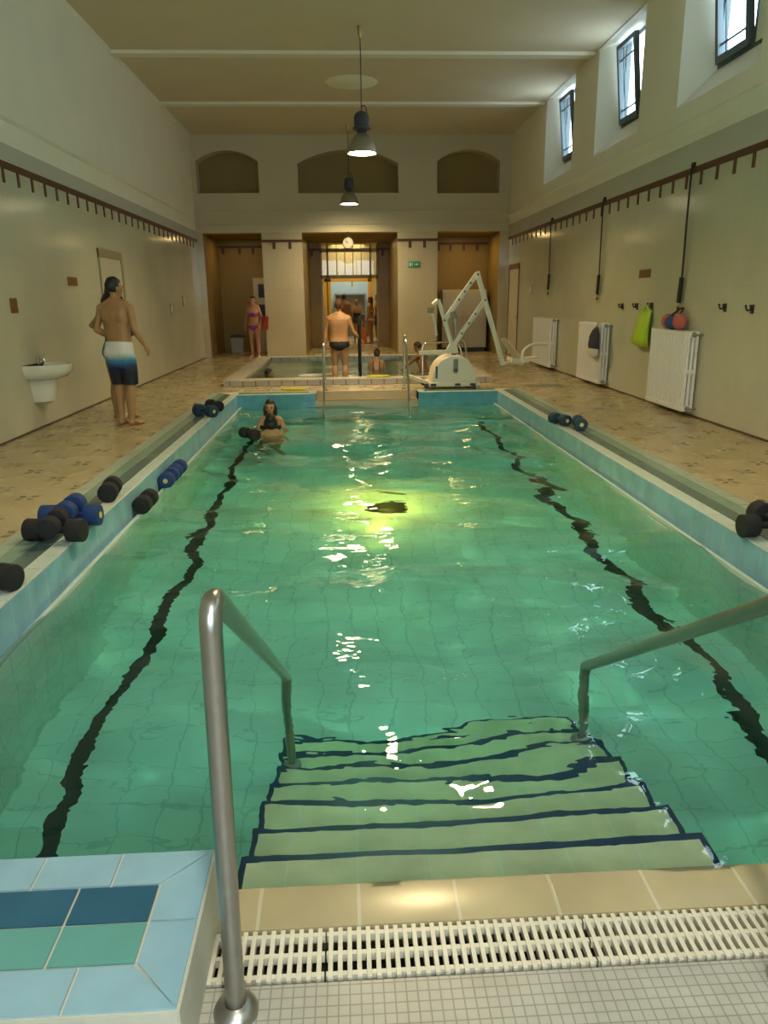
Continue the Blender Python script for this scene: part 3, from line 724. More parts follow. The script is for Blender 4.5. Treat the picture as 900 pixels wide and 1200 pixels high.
dumbbell('black foam dumbbell held at the water beside the dark-haired bather', 'blackfoam', (-1.31, 9.92, WZ+.045), R(40), gK, False, 'blackfoam')

# ------------------------------------------------------------------ pendant lamps
def lamp(label, x, y, canopy):
    zb = 3.86
    t = thing('pendant_lamp', label, 'lamp', (x, y, zb), group='aluminium pendant lamps')
    H = ZC-zb
    m = MB(); m.lathe([(0, H), (.045, H), (.045, H-.02), (.028, H-.13), (.02, H-.16), (0, H-.16)]); m.build('ceiling_cup', 'brass', t)
    m = MB(); m.tube([(0, 0, H-.14), (.004, 0, H*.6), (-.002, 0, .66), (0, 0, .62)], .008, 8)
    m.tube(fillet([(.0, 0, .70), (.05, .0, .73), (.085, 0, .66), (.085, 0, .56)], .03, 5), .009, 8); m.build('cord', 'cord', t)
    m = MB(); m.lathe([(0, .63), (.05, .63), (.10, .60), (.125, .55), (.125, .40), (.15, .385), (.15, .365), (.11, .36), (.07, .31), (.05, .30), (0, .30)]); m.build('ballast_housing', 'lamphouse', t)
    m = MB(); m.lathe([(.05, .31), (.09, .29), (.14, .25), (.19, .17), (.225, .08), (.24, .0), (.236, .0), (.22, .08), (.185, .165), (.135, .24), (.085, .28), (.05, .3)], seg=36); m.build('shade', 'lampshade', t)
    m = MB(); m.lathe([(0, .012), (.15, .015), (.225, .03), (.2, .09), (.1, .16), (0, .17)], seg=28); m.build('bulb', 'bulb', t)
    L = bpy.data.lights.new('lamp_light', 'AREA'); L.shape = 'DISK'; L.size = .42; L.energy = LAMP*(.6 if y > 15 else 1 if canopy else .6); L.color = (1, .72, .34) if canopy else (.95, 1, .92); L.spread = R(150)
    o = bpy.data.objects.new('lamp_light', L); COL.objects.link(o); o.location = (0, 0, -.01); o.parent = t
    L.cycles.is_caustics_light = True
    return t
LAMP = 105
lamp('aluminium pendant lamp hanging over the far end of the swimming pool, larger in view', .365, 13.4, True)
lamp('aluminium pendant lamp hanging farther back, in front of the middle arched niche', .205, 20.2, True)
lamp('aluminium pendant lamp hanging over the middle of the swimming pool', .45, 6.1, True)
lamp('aluminium pendant lamp hanging above the near steps of the swimming pool', .5, -.7, False)

# ------------------------------------------------------------------ clock, exit sign
t = thing('wall_clock', 'round white clock hanging from the lintel over the glazed entrance', 'clock', (.155, 21.25, 3.01))
m = MB(); m.lathe([(.155, .03), (.155, -.03), (.145, -.04), (.138, -.03)], (0, 0, 0), (0, 1, 0), 36); m.build('clock_rim', 'darkgrey', t)
m = MB(); m.lathe([(0, -.022), (.142, -.022), (.142, .02), (0, .02)], (0, 0, 0), (0, 1, 0), 36); d = m.build('dial', 'clockface', t)
for k in range(12):
    a = k*PI/6; m = MB(); m.bar((math.sin(a)*.108, -.024, math.cos(a)*.108), (math.sin(a)*.128, -.024, math.cos(a)*.128), .009, .003, (0, 1, 0)); m.build('hour_mark', 'black', d)
for a, l, wd in ((-R(62), .075, .014), (-R(38), .11, .009)):
    m = MB(); m.bar((0, -.027, 0), (math.sin(a)*l, -.027, math.cos(a)*l), wd, .003, (0, 1, 0)); m.build('clock_hand', 'black', d)
m = MB(); m.tube([(0, 0, .15), (0, 0, .29)], .022, 10); m.build('hanging_rod', 'black', t)
t = thing('exit_sign', 'small green exit sign with a running figure on the right pillar', 'sign', (1.955, YF, 2.45))
m = MB(); m.box((-.15, -.03, -.075), (.15, 0, .075), .006); p = m.build('sign_panel', 'exitgreen', t)
m = MB(); Y0 = -.032
def fl(pts): m.face([(x, Y0, z) for x, z in pts])
fl([(-.125, .045), (-.085, .045), (-.085, -.05), (-.125, -.05)])                        # doorway
m.lathe([(0, 0), (.011, .0005)], (-.035, Y0, .04), (0, -1, 0), 12)                        # running figure
for a, b in (((-.04, .026), (-.055, -.01)), ((-.04, .022), (-.015, .008)), ((-.042, .022), (-.07, .018)), ((-.055, -.01), (-.03, -.025)), ((-.03, -.025), (-.035, -.05)), ((-.055, -.01), (-.078, -.03)), ((-.078, -.03), (-.10, -.028))):
    m.bar((a[0], Y0, a[1]), (b[0], Y0, b[1]), .012, .002, (0, 1, 0))
m.bar((.02, Y0, 0), (.085, Y0, 0), .02, .002, (0, 1, 0)); fl([(.08, .035), (.125, 0), (.08, -.035)])
m.build('running_figure', 'exitwhite', p, smooth=False)

# ------------------------------------------------------------------ left wall items
def wbox(name, label, cat, loc, sy, sz, matn, x, d=.02, group=None):
    s = 1 if x < 0 else -1
    t = thing(name, label, cat, (x, loc[0], loc[1]), group=group)
    m = MB(); m.box((0, -sy/2, -sz/2), (s*d, sy/2, sz/2), .004); m.build('plate', matn, t); return t
g = 'small brown wall plaques'
def plaque(label, y, z, sy, sz, x):
    t = wbox('wall_plaque', label, 'plaque', (y, z), sy, sz, 'plaque', x, .018, g)
    s = 1 if x < 0 else -1
    for q in (-1, 1): m = MB(); m.lathe([(0, .003), (.008, .002), (.01, 0)], (s*.018, q*(sy/2-.03), 0), (s, 0, 0), 10); m.build('fixing_screw', 'brass', t)
plaque('upright brown plaque on the left wall above the basin', 9.33, 1.52, .17, .17, XL)
plaque('brown plaque on the left wall between the basin and the door', 11.42, 1.84, .36, .12, XL)
plaque('brown plaque on the right wall above the lime green bag', 11.55, 1.87, .42, .12, XR)
for lb, y, z, x in (('grey light switch on the left wall behind the man in shorts, nearer one', 17.6, 1.38, XL), ('grey light switch on the left wall behind the man in shorts, farther one', 19.0, 1.55, XL), ('grey light switch on the right wall above the farthest radiator', 18.6, 1.72, XR)):
    t = wbox('light_switch', lb, 'switch', (y, z), .12, .24, 'switch', x, .02, 'grey wall switches'); s = 1 if x < 0 else -1
    m = MB(); m.box((s*.02, -.035, -.07), (s*.028, .035, .07), .003); m.build('rocker', 'white', t)
t = thing('wash_basin', 'white half-pedestal wash basin on the left wall', 'basin', (XL, 9.68, .32), group=None)
m = MB(); t2 = bmesh.new()
def dshape(w_, d_, n=18): return [(d_*math.sin(PI*k/n)**.8, -w_/2*math.cos(PI*k/n)) for k in range(n+1)]
def loft(m, secs):
    rs = [[m.bm.verts.new((x, y, z)) for x, y in dshape(w_, d_)] for (w_, d_, z) in secs]
    for a, b in zip(rs, rs[1:]):
        n = len(a)
        for k in range(n): m._faces([a[k], a[(k+1) % n], b[(k+1) % n], b[k]], [(0, 1, 2, 3)])
    m._faces(rs[0], [tuple(range(len(rs[0])))]); m._faces(rs[-1], [tuple(range(len(rs[-1])))])
m = MB(); loft(m, [(.40, .26, .30), (.60, .38, .33), (.70, .45, .40), (.72, .47, .47), (.72, .47, .49), (.66, .43, .49), (.62, .40, .46), (.5, .33, .40), (.2, .2, .37)]); m.build('bowl', 'porcelain', t)
m = MB(); loft(m, [(.22, .14, 0), (.30, .22, .03), (.34, .25, .16), (.40, .26, .33)]); m.build('half_pedestal', 'porcelain', t)
m = MB(); m.lathe([(.03, .485), (.03, .5), (.02, .51), (.018, .56), (.022, .58), (.0, .585)], (.06, .0, 0)); m.tube(fillet([(.06, 0, .545), (.13, 0, .555), (.14, 0, .525)], .02), .012, 10); m.build('tap', 'chrome', t)

def doorway(name, x, s, y0, y1, h, frame, panel, jamb):
    """door flush in a side wall with a shallow frame"""
    r = thing(name, 'x', 'x'); del r['label']; del r['category']; r['kind'] = 'structure'
    m = MB(); m.box((x, y0, 0), (x+s*.022, y0+.045, h)); m.box((x, y1-.10, 0), (x+s*.022, y1, h)); m.box((x, y0, h-.13), (x+s*.024, y1, h)); m.build('door_frame', frame, r, smooth=False)
    m = MB(); m.box((x, y0+.045, .01), (x+s*.008, y1-.10, h-.13)); p = m.build('door_panel', panel, r, smooth=False)
    m = MB(); m.box((x+s*.008, y0+.10, .95), (x+s*.014, y0+.14, 1.13)); m.tube(fillet([(x+s*.01, y0+.12, 1.05), (x+s*.055, y0+.12, 1.05), (x+s*.055, y0+.24, 1.05)], .015), .009, 8); m.build('door_handle', 'steel', p)
    return r
doorway('door_1', XL, 1, 12.72, 14.05, 2.38, 'jambochre', 'cream', 'jambochre')
doorway('door_2', XR, -1, 19.95, 21.2, 2.40, 'doorbrown', 'cream', 'doorbrown')
# left bay door with two dark panes
r = thing('door_3', 'x', 'x'); del r['label']; del r['category']; r['kind'] = 'structure'
m = MB(); m.box((-2.75, 23.74, 0), (-2.185, 23.8, 2.2)); d = m.build('door_panel', 'cream', r, smooth=False)
for z0, z1 in ((1.62, 2.02), (.95, 1.42)):
    m = MB(); m.box((-2.60, 23.73, z0), (-2.22, 23.74, z1)); m.build('door_pane', 'black', d, smooth=False)
# bin
t = thing('waste_bin', 'pale waste bin with dark lid in the left bay', 'bin', (-3.28, 23.45, 0))
m = MB(); m.prism([(-.17, 0), (.17, 0), (.20, .46), (-.20, .46)], -.14, .14); m.build('bin_body', 'bin', t, smooth=False)
m = MB(); m.prism([(-.21, .46), (.21, .46), (.19, .52), (.10, .55), (-.10, .55), (-.19, .52)], -.16, .16); m.build('bin_lid', 'darkgrey', t, smooth=False)
# cream cupboard in right bay
t = thing('tall_cabinet', 'tall cream cabinet in the right bay behind the pool lift', 'cabinet', (3.55, 22.75, 0))
m = MB(); m.box((-.66, -.3, .12), (.66, .3, 1.78), .01); m.build('cabinet_body', 'cream', t)
for a, b in ((-.645, -.004), (.004, .645)):
    m = MB(); m.box((a, -.32, .15), (b, -.3, 1.76), .006); d = m.build('door', 'cream', t)
    hx = b-.06 if a < -.1 else a+.06
    m = MB(); m.tube([(hx, -.345, .9), (hx, -.345, 1.05)], .009, 8); m.build('handle', 'steel', d)
m = MB(); m.box((-.62, -.25, 0), (.62, .25, .12)); m.build('plinth', 'black', t)

# ------------------------------------------------------------------ right wall items
def radiator(label, y0, y1):
    t = thing('radiator', label, 'radiator', (XR, y0, .07), group='white column radiators')
    W = y1-y0; H = 1.03; n = round(W/.062); p = W/n; D = .18
    m = MB()
    for k in range(n):
        y = p*(k+.5)
        for x in (-.045, -.10, -.155): 
            m.box((x-.02, y-p*.40, .03), (x+.02, y+p*.40, H-.03), .012)
        m.box((-.178, y-p*.47, 0), (-.025, y+p*.47, .07), .014); m.box((-.178, y-p*.47, H-.07), (-.025, y+p*.47, H), .014); m.box((-.16, y-p*.44, H*.5-.03), (-.04, y+p*.44, H*.5+.03), .01)
    m.build('column_section', 'white', t, ang=.6)
    for z in (.04, H-.04):
        m = MB(); m.lathe([(0, -.03), (.026, -.03), (.032, -.015), (.032, 0), (0, 0)], (-.10, 0, z), (0, 1, 0), 14); m.tube([(-.10, -.03, z), (-.10, -.05, z), (-.003, -.05, z)], .012, 8); m.build('valve', 'switch', t)
    for q in (.2, .8): m = MB(); m.box((-.03, W*q, .75), (-.002, W*q+.03, .79)); m.build('wall_bracket', 'switch', t)
    return t
radiator('nearest white radiator on the right wall, with a red and blue bag above it', 9.52, 10.72)
radiator('middle white radiator on the right wall with a dark bag hanging on it', 12.84, 14.12)
radiator('farthest white radiator on the right wall beside the lift seat', 16.1, 17.62)
hk = ['double wall hook above the gap between radiators, farthest of the row', 'double wall hook between the farthest hook and the lime bag hook', 'double wall hook holding the lime green bag', 'double wall hook right of the nearest radiator, farther of two', 'double wall hook nearest the right frame edge']
for (y, z), lb in zip(((12.38, 1.38), (11.76, 1.39), (11.18, 1.40), (8.99, 1.40), (8.37, 1.39)), hk):
    t = thing('coat_hook', lb, 'hook', (XR, y, z), group='black double coat hooks')
    m = MB(); m.box((-.012, -.03, -.05), (0, .03, .05), .004); m.build('back_plate', 'hook', t)
    for s in (-1, 1):
        m = MB(); m.tube(fillet([(-.01, s*.012, .0), (-.045, s*.04, -.02), (-.055, s*.05, .03)], .02, 5), .010, 8); m.ell((-.055, s*.05, .035), .014, 10, 8); m.build('prong', 'hook', t)
for y, z1, lb in ((16.9, 1.55, 'black strap hanging on the right wall above the farthest radiator'), (13.55, 1.43, 'black strap hanging on the right wall above the middle radiator'), (10.17, 1.30, 'black strap hanging on the right wall above the nearest radiator')):
    t = thing('hanging_strap', lb, 'strap', (XR, y, z1), group='black straps hanging on the right wall')
    H = 3.16-z1
    m = MB(); m.box((-.05, -.03, H-.03), (0, .03, H+.03), .004); m.build('wall_anchor', 'hook', t)
    m = MB(); pts = [(-.05, 0, H), (-.05, .005, H*.7), (-.045, -.004, .5), (-.045, 0, .3)]
    for a, b in zip(pts, pts[1:]): m.bar(a, b, .045, .008, (1, 0, 0))
    m.build('webbing', 'strap', t)
    m = MB(); m.bar((-.045, 0, .48), (-.045, .03, .15), .085, .03, (1, 0, 0), .006); m.build('buckle_sleeve', 'strap', t)
    for k in range(3):
        m = MB(); m.bar((-.045, .028, .15-.05*k), (-.045, .03, .105-.05*k), .05, .014, (1, 0, 0)); m.build('tail_stripe', ('stripe', 'strap', 'stripe')[k], t)
# bags
def bag(name, label, loc, sec, mats, cols=None, n=22):
    """soft sack on a wall: sec = list of (z, half width, depth, mid offset)"""
    t = thing(name, label, 'bag', loc)
    return t
def sack(t, nm, secs, mt, wob=.012, n=20, x0=-.02):
    m = MB(); rs = []
    for z, hw, dp, off in secs:
        ring = []
        for k in range(n):
            a = 2*PI*k/n; wv = 1+wob*12*mnoise.noise((math.cos(a)*2, math.sin(a)*2, z*7))
            ring.append(m.bm.verts.new((x0-dp*(1+math.cos(a))*wv, off+hw*math.sin(a)*wv, z)))
        rs.append(ring)
    for a, b in zip(rs, rs[1:]):
        for k in range(n): m._faces([a[k], a[(k+1) % n], b[(k+1) % n], b[k]], [(0, 1, 2, 3)])
    m._faces(rs[0], [tuple(range(n))]); m._faces(rs[-1], [tuple(range(n))])
    return m.build(nm, mt, t, ang=1.2)
t = thing('plastic_bag', 'lime green plastic bag hanging from a wall hook beside the nearest radiator', 'bag', (XR, 11.28, .80))
b = sack(t, 'bag_body', [(0, .20, .03, .06), (.02, .27, .06, .05), (.12, .26, .075, .04), (.28, .22, .065, .02), (.42, .23, .05, .02), (.50, .235, .03, .03), (.54, .20, .015, .02)], 'green_bag')
m = MB(); m.tube(fillet([(-.04, -.12, .50), (-.09, -.10, .63), (-.05, .12, .53)], .06, 6), .012, 8); m.build('bag_handle', 'green_bag', t)
t = thing('drawstring_bag', 'dark and off-white drawstring bag hanging at the middle radiator front', 'bag', (XR-.19, 12.92, .52))
sack(t, 'bag_body', [(.14, .22, .05, 0), (.22, .24, .06, 0), (.36, .20, .055, .01), (.46, .12, .04, .01), (.52, .05, .02, 0)], 'bagdark')
b = sack(t, 'bag_base', [(0, .12, .03, .02), (.03, .20, .05, .01), (.09, .225, .055, 0), (.16, .222, .054, 0)], 'bagwhite')
m = MB(); m.tube(fillet([(-.05, -.03, .5), (-.03, -.05, .60), (-.0, .05, .60), (-.05, .04, .5)], .03, 5), .008, 8); m.build('drawstring', 'switch', t)
t = thing('beach_bag', 'red and blue bag with dark strap on top of the nearest radiator', 'bag', (XR, 10.14, 1.135))
m = MB(); m.ell((-.10, -.15, .075), (.07, .16, .105)); m.ell((-.10, .22, .07), (.07, .15, .10)); m.build('red_side', 'bagred', t)
m = MB(); m.ell((-.105, .05, .06), (.088, .19, .095)); m.build('blue_front', 'bagblue', t)
m = MB(); m.tube(fillet([(-.10, .15, .14), (-.05, -.06, .25), (-.05, -.14, .25), (-.10, -.12, .16)], .06, 6), .013, 8); m.build('carry_strap', 'bagdark', t)

# ------------------------------------------------------------------ pool lift
t = thing('pool_lift', 'white hydraulic pool lift with folding arms and hanging seat on the pool edge', 'pool lift', (1.9, 13.42, 0))
def Lp(x, z, y=0.): return (x-1.9, y, z)
m = MB(); m.box((-.44, -.36, .045), (.46, .36, .12), .02); m.bar((-.44, -.2, .10), (-.78, -.1, .22), .10, .05); m.build('chassis', 'whiteliftp', t)
m = MB()
prof = [(-.40, .10), (.42, .10)]+[(.41-.04*k/3, .16+.10*k/3) for k in range(1, 4)]+arc((.01, .22), .37, 5, 175, 16, lambda a, b: (a, .22+(b-.22)*.98))+[(-.37, .2)]
m.prism(prof, -.33, .33); bmesh.ops.bevel(m.bm, geom=[e for e in m.bm.edges if abs(e.verts[0].co.y-e.verts[1].co.y) < 1e-5], offset=.035, segments=3, profile=.6, affect='EDGES')
m.build('cover', 'whiteliftp', t, ang=.6)
m = MB(); m.box((-.005, -.337, .31), (.075, -.325, .52)); m.lathe([(0, -.012), (.04, -.012), (.04, 0), (0, 0)], (.035, -.325, .31), (0, 1, 0), 16); m.build('mast_slot', 'switch', t)
m = MB(); m.box((-.32, -.335, .19), (-.285, -.325, .40)); m.build('side_slot', 'darkgrey', t)
m = MB(); m.tube([(.035, -.1, .5), (.035, -.1, .66)], .05, 16); m.build('mast', 'switch', t)
AW = .075; Yb = -.16
def arm(nm, a, b, wd=AW, dp=.05, y=Yb): 
    m = MB(); m.bar(Lp(*a, y), Lp(*b, y), dp, wd, (0, 1, 0) if False else (0, 0, 1), .012)
    o = m.build(nm, 'whiteliftp', t); return o
def flat_arm(nm, a, b, wd=AW, y=Yb, bolts=()):
    A, B = V(Lp(*a, y)), V(Lp(*b, y)); m = MB(); m.bar(A, B, wd, .05, (0, 1, 0), .014); o = m.build(nm, 'whiteliftp', t)
    if bolts:
        m = MB()
        for f in bolts: p = A.lerp(B, f); m.lathe([(.017, 0), (.017, -.008), (.0, -.01)], (p.x, y-.025, p.z), (0, 1, 0), 12)
        m.build('bolt', 'darkgrey', o)
    return o
flat_arm('base_bar', (1.30, .625), (1.96, .645), .07, -.18)
m = MB(); m.prism([(Lp(1.76, 0)[0], .62), (Lp(2.0, 0)[0], .62), (Lp(1.95, 0)[0], .78), (Lp(1.86, 0)[0], .80)], -.22, -.10); m.build('pivot_bracket', 'whiteliftp', t, smooth=False)
flat_arm('lever_arm', (1.90, .70), (1.635, 1.52), .075, -.17, (.05, .58))
flat_arm('upper_arm', (1.745, 1.17), (2.31, 1.95), .08, -.14, (.02, .45, .62, .8))
flat_arm('lower_arm', (1.90, .73), (2.46, 1.51), .08, -.14, (.02, .28, .5, .7))
flat_arm('hanger_arm', (2.30, 1.98), (2.80, .40), .085, -.18, (.03, .30))
m = MB(); m.tube([Lp(1.63, 1.52, -.17), Lp(1.54, 1.44, -.17)], .035, 12); m.build('arm_end', 'whiteliftp', t)
m = MB(); m.box((1.44-1.9, -.21, 1.30), (1.56-1.9, -.15, 1.40), .012); h = m.build('hand_control', 'jambochre', t)
m = MB(); m.tube([(1.53-1.9, -.18, 1.31), (1.58-1.9, -.18, 1.1), (1.61-1.9, -.18, .92)], .022, 10); m.build('control_cable', 'whiteliftp', h)
m = MB(); m.tube([Lp(1.88, 1.32, -.19), Lp(1.93, 1.20, -.19)], .05, 12); m.build('spring_collar', 'switch', t)
m = MB(); m.tube([Lp(1.93, 1.22, -.12), Lp(1.97, .75, -.12)], .022, 12); m.build('hydraulic_ram', 'steel', t)
# seat hung from the arm
m = MB(); n = 10; rows = []
for j in range(n+1):
    v = j/n
    for_z = .47+.38*v
    rows.append([(2.86+.13*(1-v)+.16*u*0+(.22*u*(1-.25*v)) - .15*v, -.30+.50*abs(u-.5)**2*0+.30*u, for_z+.015*math.sin(PI*u)) for u in [k/6 for k in range(7)]])
vv = [[m.bm.verts.new((p[0]-1.9, p[1], p[2])) for p in rw_] for rw_ in rows]
for a, b in zip(vv, vv[1:]):
    for k in range(6): m._faces([a[k], a[k+1], b[k+1], b[k]], [(0, 1, 2, 3)])
r_ = bmesh.ops.solidify(m.bm, geom=m.bm.faces[:], thickness=.035)
m.build('seat_back', 'whiteliftp', t, ang=1.)
m = MB(); m.prism([(2.93-1.9, .44), (3.16-1.9, .44), (3.42-1.9, .50), (3.43-1.9, .525), (3.14-1.9, .50), (2.93-1.9, .52)], -.32, .10); m.build('seat_pan', 'whiteliftp', t, smooth=False)
m = MB(); m.tube([Lp(2.79, .41, -.18), Lp(2.92, .45, -.2), Lp(3.12, .41, -.25)], .028, 12); m.build('seat_bracket', 'whiteliftp', t)
m = MB(); m.tube(fillet([Lp(3.12, .40, -.30), Lp(3.11, .64, -.30), Lp(3.27, .76, -.30), Lp(3.55, .755, -.30)], .1, 8), .026, 14); m.build('arm_rest', 'whiteliftp', t)
for x, y in ((-.47, -.3), (.36, -.38), (-.47, .30), (.40, .30)):
    m = MB(); m.lathe([(0, -.02), (.045, -.02), (.05, 0), (.045, .02), (0, .02)], (x, y, .05), (0, 1, 0) if y > -.35 else (1, 0, 0), 16); m.build('wheel', 'black', t)
for x in (-.36, .07, .34):
    m = MB(); m.box((x-.05, -.365, .06), (x+.05, -.355, .10)); m.build('caster_opening', 'black', t)

# yellow foam floats
t = thing('foam_float', 'flat yellow foam float lying on the deck in front of the small pool', 'float', (-.93, 13.35, 0), group='flat yellow foam floats')
m = MB(); m.prism([(math.cos(a)*.20*(1+.15*math.cos(2*a)), math.sin(a)*.13) for a in [2*PI*k/22 for k in range(22)]], 0.003, .03, 'Z'); m.build('float_pad', 'yellowfoam', t)
c = copy_thing(t, (.62, 14.2, .12), (0, 0, .2), 'flat yellow foam float lying on the small pool rim in front of a bather')

# ------------------------------------------------------------------ glazed entrance and corridor
r = thing('window_8', 'x', 'x'); del r['label']; del r['category']; r['kind'] = 'structure'
Y = 25.42; gx0, gx1 = -.74, 1.14
m = MB()
for x in (gx0, -.53, .87, gx1-.05): m.box((x, Y, 0 if x in (gx0, gx1-.05) else 2.15), (x+.06, Y+.08, 3.62))
for z in (2.20, 3.02): m.box((gx0, Y, z), (gx1, Y+.08, z+.11))
m.box((gx0, Y, 3.56), (gx1, Y+.08, 3.62)); m.build('window_frame', 'palegrey', r, smooth=False)
m = MB()
for k in range(1, 5): x = -.47+1.34*k/5; m.box((x-.012, Y+.03, 2.31), (x+.012, Y+.055, 3.56))
m.build('glazing_bar', 'palegrey', r, smooth=False)
m = MB(); m.face([(gx0, Y+.045, 2.31), (gx1, Y+.045, 2.31), (gx1, Y+.045, 3.56), (gx0, Y+.045, 3.56)]); m.build('pane', 'glasswarm', r)
w = MB(); w.box((gx0-.4, 25.5, 3.62), (gx1+.4, 33.1, 3.72)); struct('ceiling_corridor', w, 'corrwarm')
w = MB(); w.box((gx0-.5, 25.5, 0), (gx0-.4, 33.1, 3.62)); w.box((gx1+.4, 25.5, 0), (gx1+.5, 33.1, 3.62)); w.box((gx0-.4, 25.5, 3.3), (gx1+.4, 25.52, 3.31)); struct('wall_corridor_side', w, 'corrwarm')
w = MB(); w.box((gx0-.5, 33, 0), (gx1+.5, 33.1, 3.62)); struct('wall_corridor_end', w, 'corrwall')
# yellow framed glazed doors in the corridor
r = thing('door_4', 'x', 'x'); del r['label']; del r['category']; r['kind'] = 'structure'
Y = 29.2; m = MB()
for x in (-.72, -.62+.0, .93): m.box((x, Y, 0), (x+.14, Y+.08, 2.32))
for x in (gx0-.4, gx1+.3): m.box((x, Y, 0), (x+.1, Y+.08, 3.2))
m.box((gx0-.4, Y, 2.18), (gx1+.4, Y+.08, 2.36)); m.box((.30, Y, 2.0), (.36, Y+.06, 2.2)); m.build('door_frame', 'yellowframe', r, smooth=False)
m = MB(); m.face([(gx0-.4, Y+.04, 2.36), (gx1+.4, Y+.04, 2.36), (gx1+.4, Y+.04, 3.62), (gx0-.4, Y+.04, 3.62)]); m.build('overlight_pane', 'frost', r)
for a, b in ((gx0-.35, -.72), (1.07, gx1+.35)):
    m = MB(); m.box((a, Y+.02, .1), (b, Y+.03, 2.18)); m.build('side_pane', 'frost', r)
t = thing('corridor_counter', 'pale shelf unit at the end of the corridor beyond the glazed door', 'shelf', (.2, 32.6, 0))
m = MB(); m.box((-.6, -.2, 1.72), (.75, .2, 1.78)); m.box((-.6, -.2, 0), (-.54, .2, 1.72)); m.box((.69, -.2, 0), (.75, .2, 1.72)); m.box((-.54, .16, 0), (.69, .2, 1.72)); m.build('shelf_body', 'switch', t, smooth=False)
m = MB(); m.box((-.54, -.2, .9), (.69, .16, .94)); m.build('shelf_board', 'switch', t, smooth=False)
for x, y in ((-.3, 27.3), (.75, 27.3), (.25, 31)):
    t = thing('corridor_lamp', 'round glowing ceiling lamp seen through the glazed entrance', 'lamp', (x, y, 3.62), group='corridor ceiling lamps')
    m = MB(); m.lathe([(.11, 0), (.11, -.03), (.09, -.05)]); m.build('lamp_rim', 'palegrey', t)
    m = MB(); m.lathe([(.095, -.03), (.08, -.06), (.04, -.075), (0, -.08)]); m.build('lamp_bowl', 'corrlamp', t)

# ------------------------------------------------------------------ people
def remesh(mb, vox, smooth=5):
    bmesh.ops.recalc_face_normals(mb.bm, faces=mb.bm.faces)
    me = bpy.data.meshes.new('tmp'); mb.bm.to_mesh(me); mb.bm.free()
    o = bpy.data.objects.new('tmp', me); COL.objects.link(o)
    a = o.modifiers.new('r', 'REMESH'); a.mode = 'VOXEL'; a.voxel_size = vox
    if smooth:
        b = o.modifiers.new('s', 'SMOOTH'); b.factor = .5; b.iterations = smooth
    dg = bpy.context.evaluated_depsgraph_get(); dg.update()
    out = bpy.data.meshes.new_from_object(o.evaluated_get(dg))
    bpy.data.objects.remove(o); bpy.data.meshes.remove(me)
    return out
RINGS_M = [(.78, .10, .075, 0), (.83, .155, .105, -.012), (.89, .168, .118, -.018), (.96, .163, .108, -.008), (1.04, .150, .098, .004), (1.12, .148, .098, .008), (1.22, .160, .106, .006), (1.31, .178, .116, .004), (1.38, .182, .108, -.002), (1.43, .150, .084, -.008), (1.465, .09, .066, -.012), (1.50, .060, .056, -.008)]
RINGS_F = [(.78, .10, .08, 0), (.83, .165, .11, -.015), (.89, .178, .122, -.02), (.96, .165, .108, -.008), (1.04, .135, .09, .004), (1.12, .125, .086, .008), (1.22, .138, .098, .012), (1.29, .150, .110, .018), (1.36, .155, .10, .004), (1.42, .132, .075, -.008), (1.455, .075, .056, -.012), (1.49, .050, .048, -.008)]
DEF = dict(elL=(-.235, -.02, 1.15), wrL=(-.245, .07, .91), elR=(.235, -.02, 1.15), wrR=(.245, .07, .91), knL=(-.10, .03, .49), anL=(-.10, -.02, .075), knR=(.10, .03, .49), anR=(.10, -.02, .075))
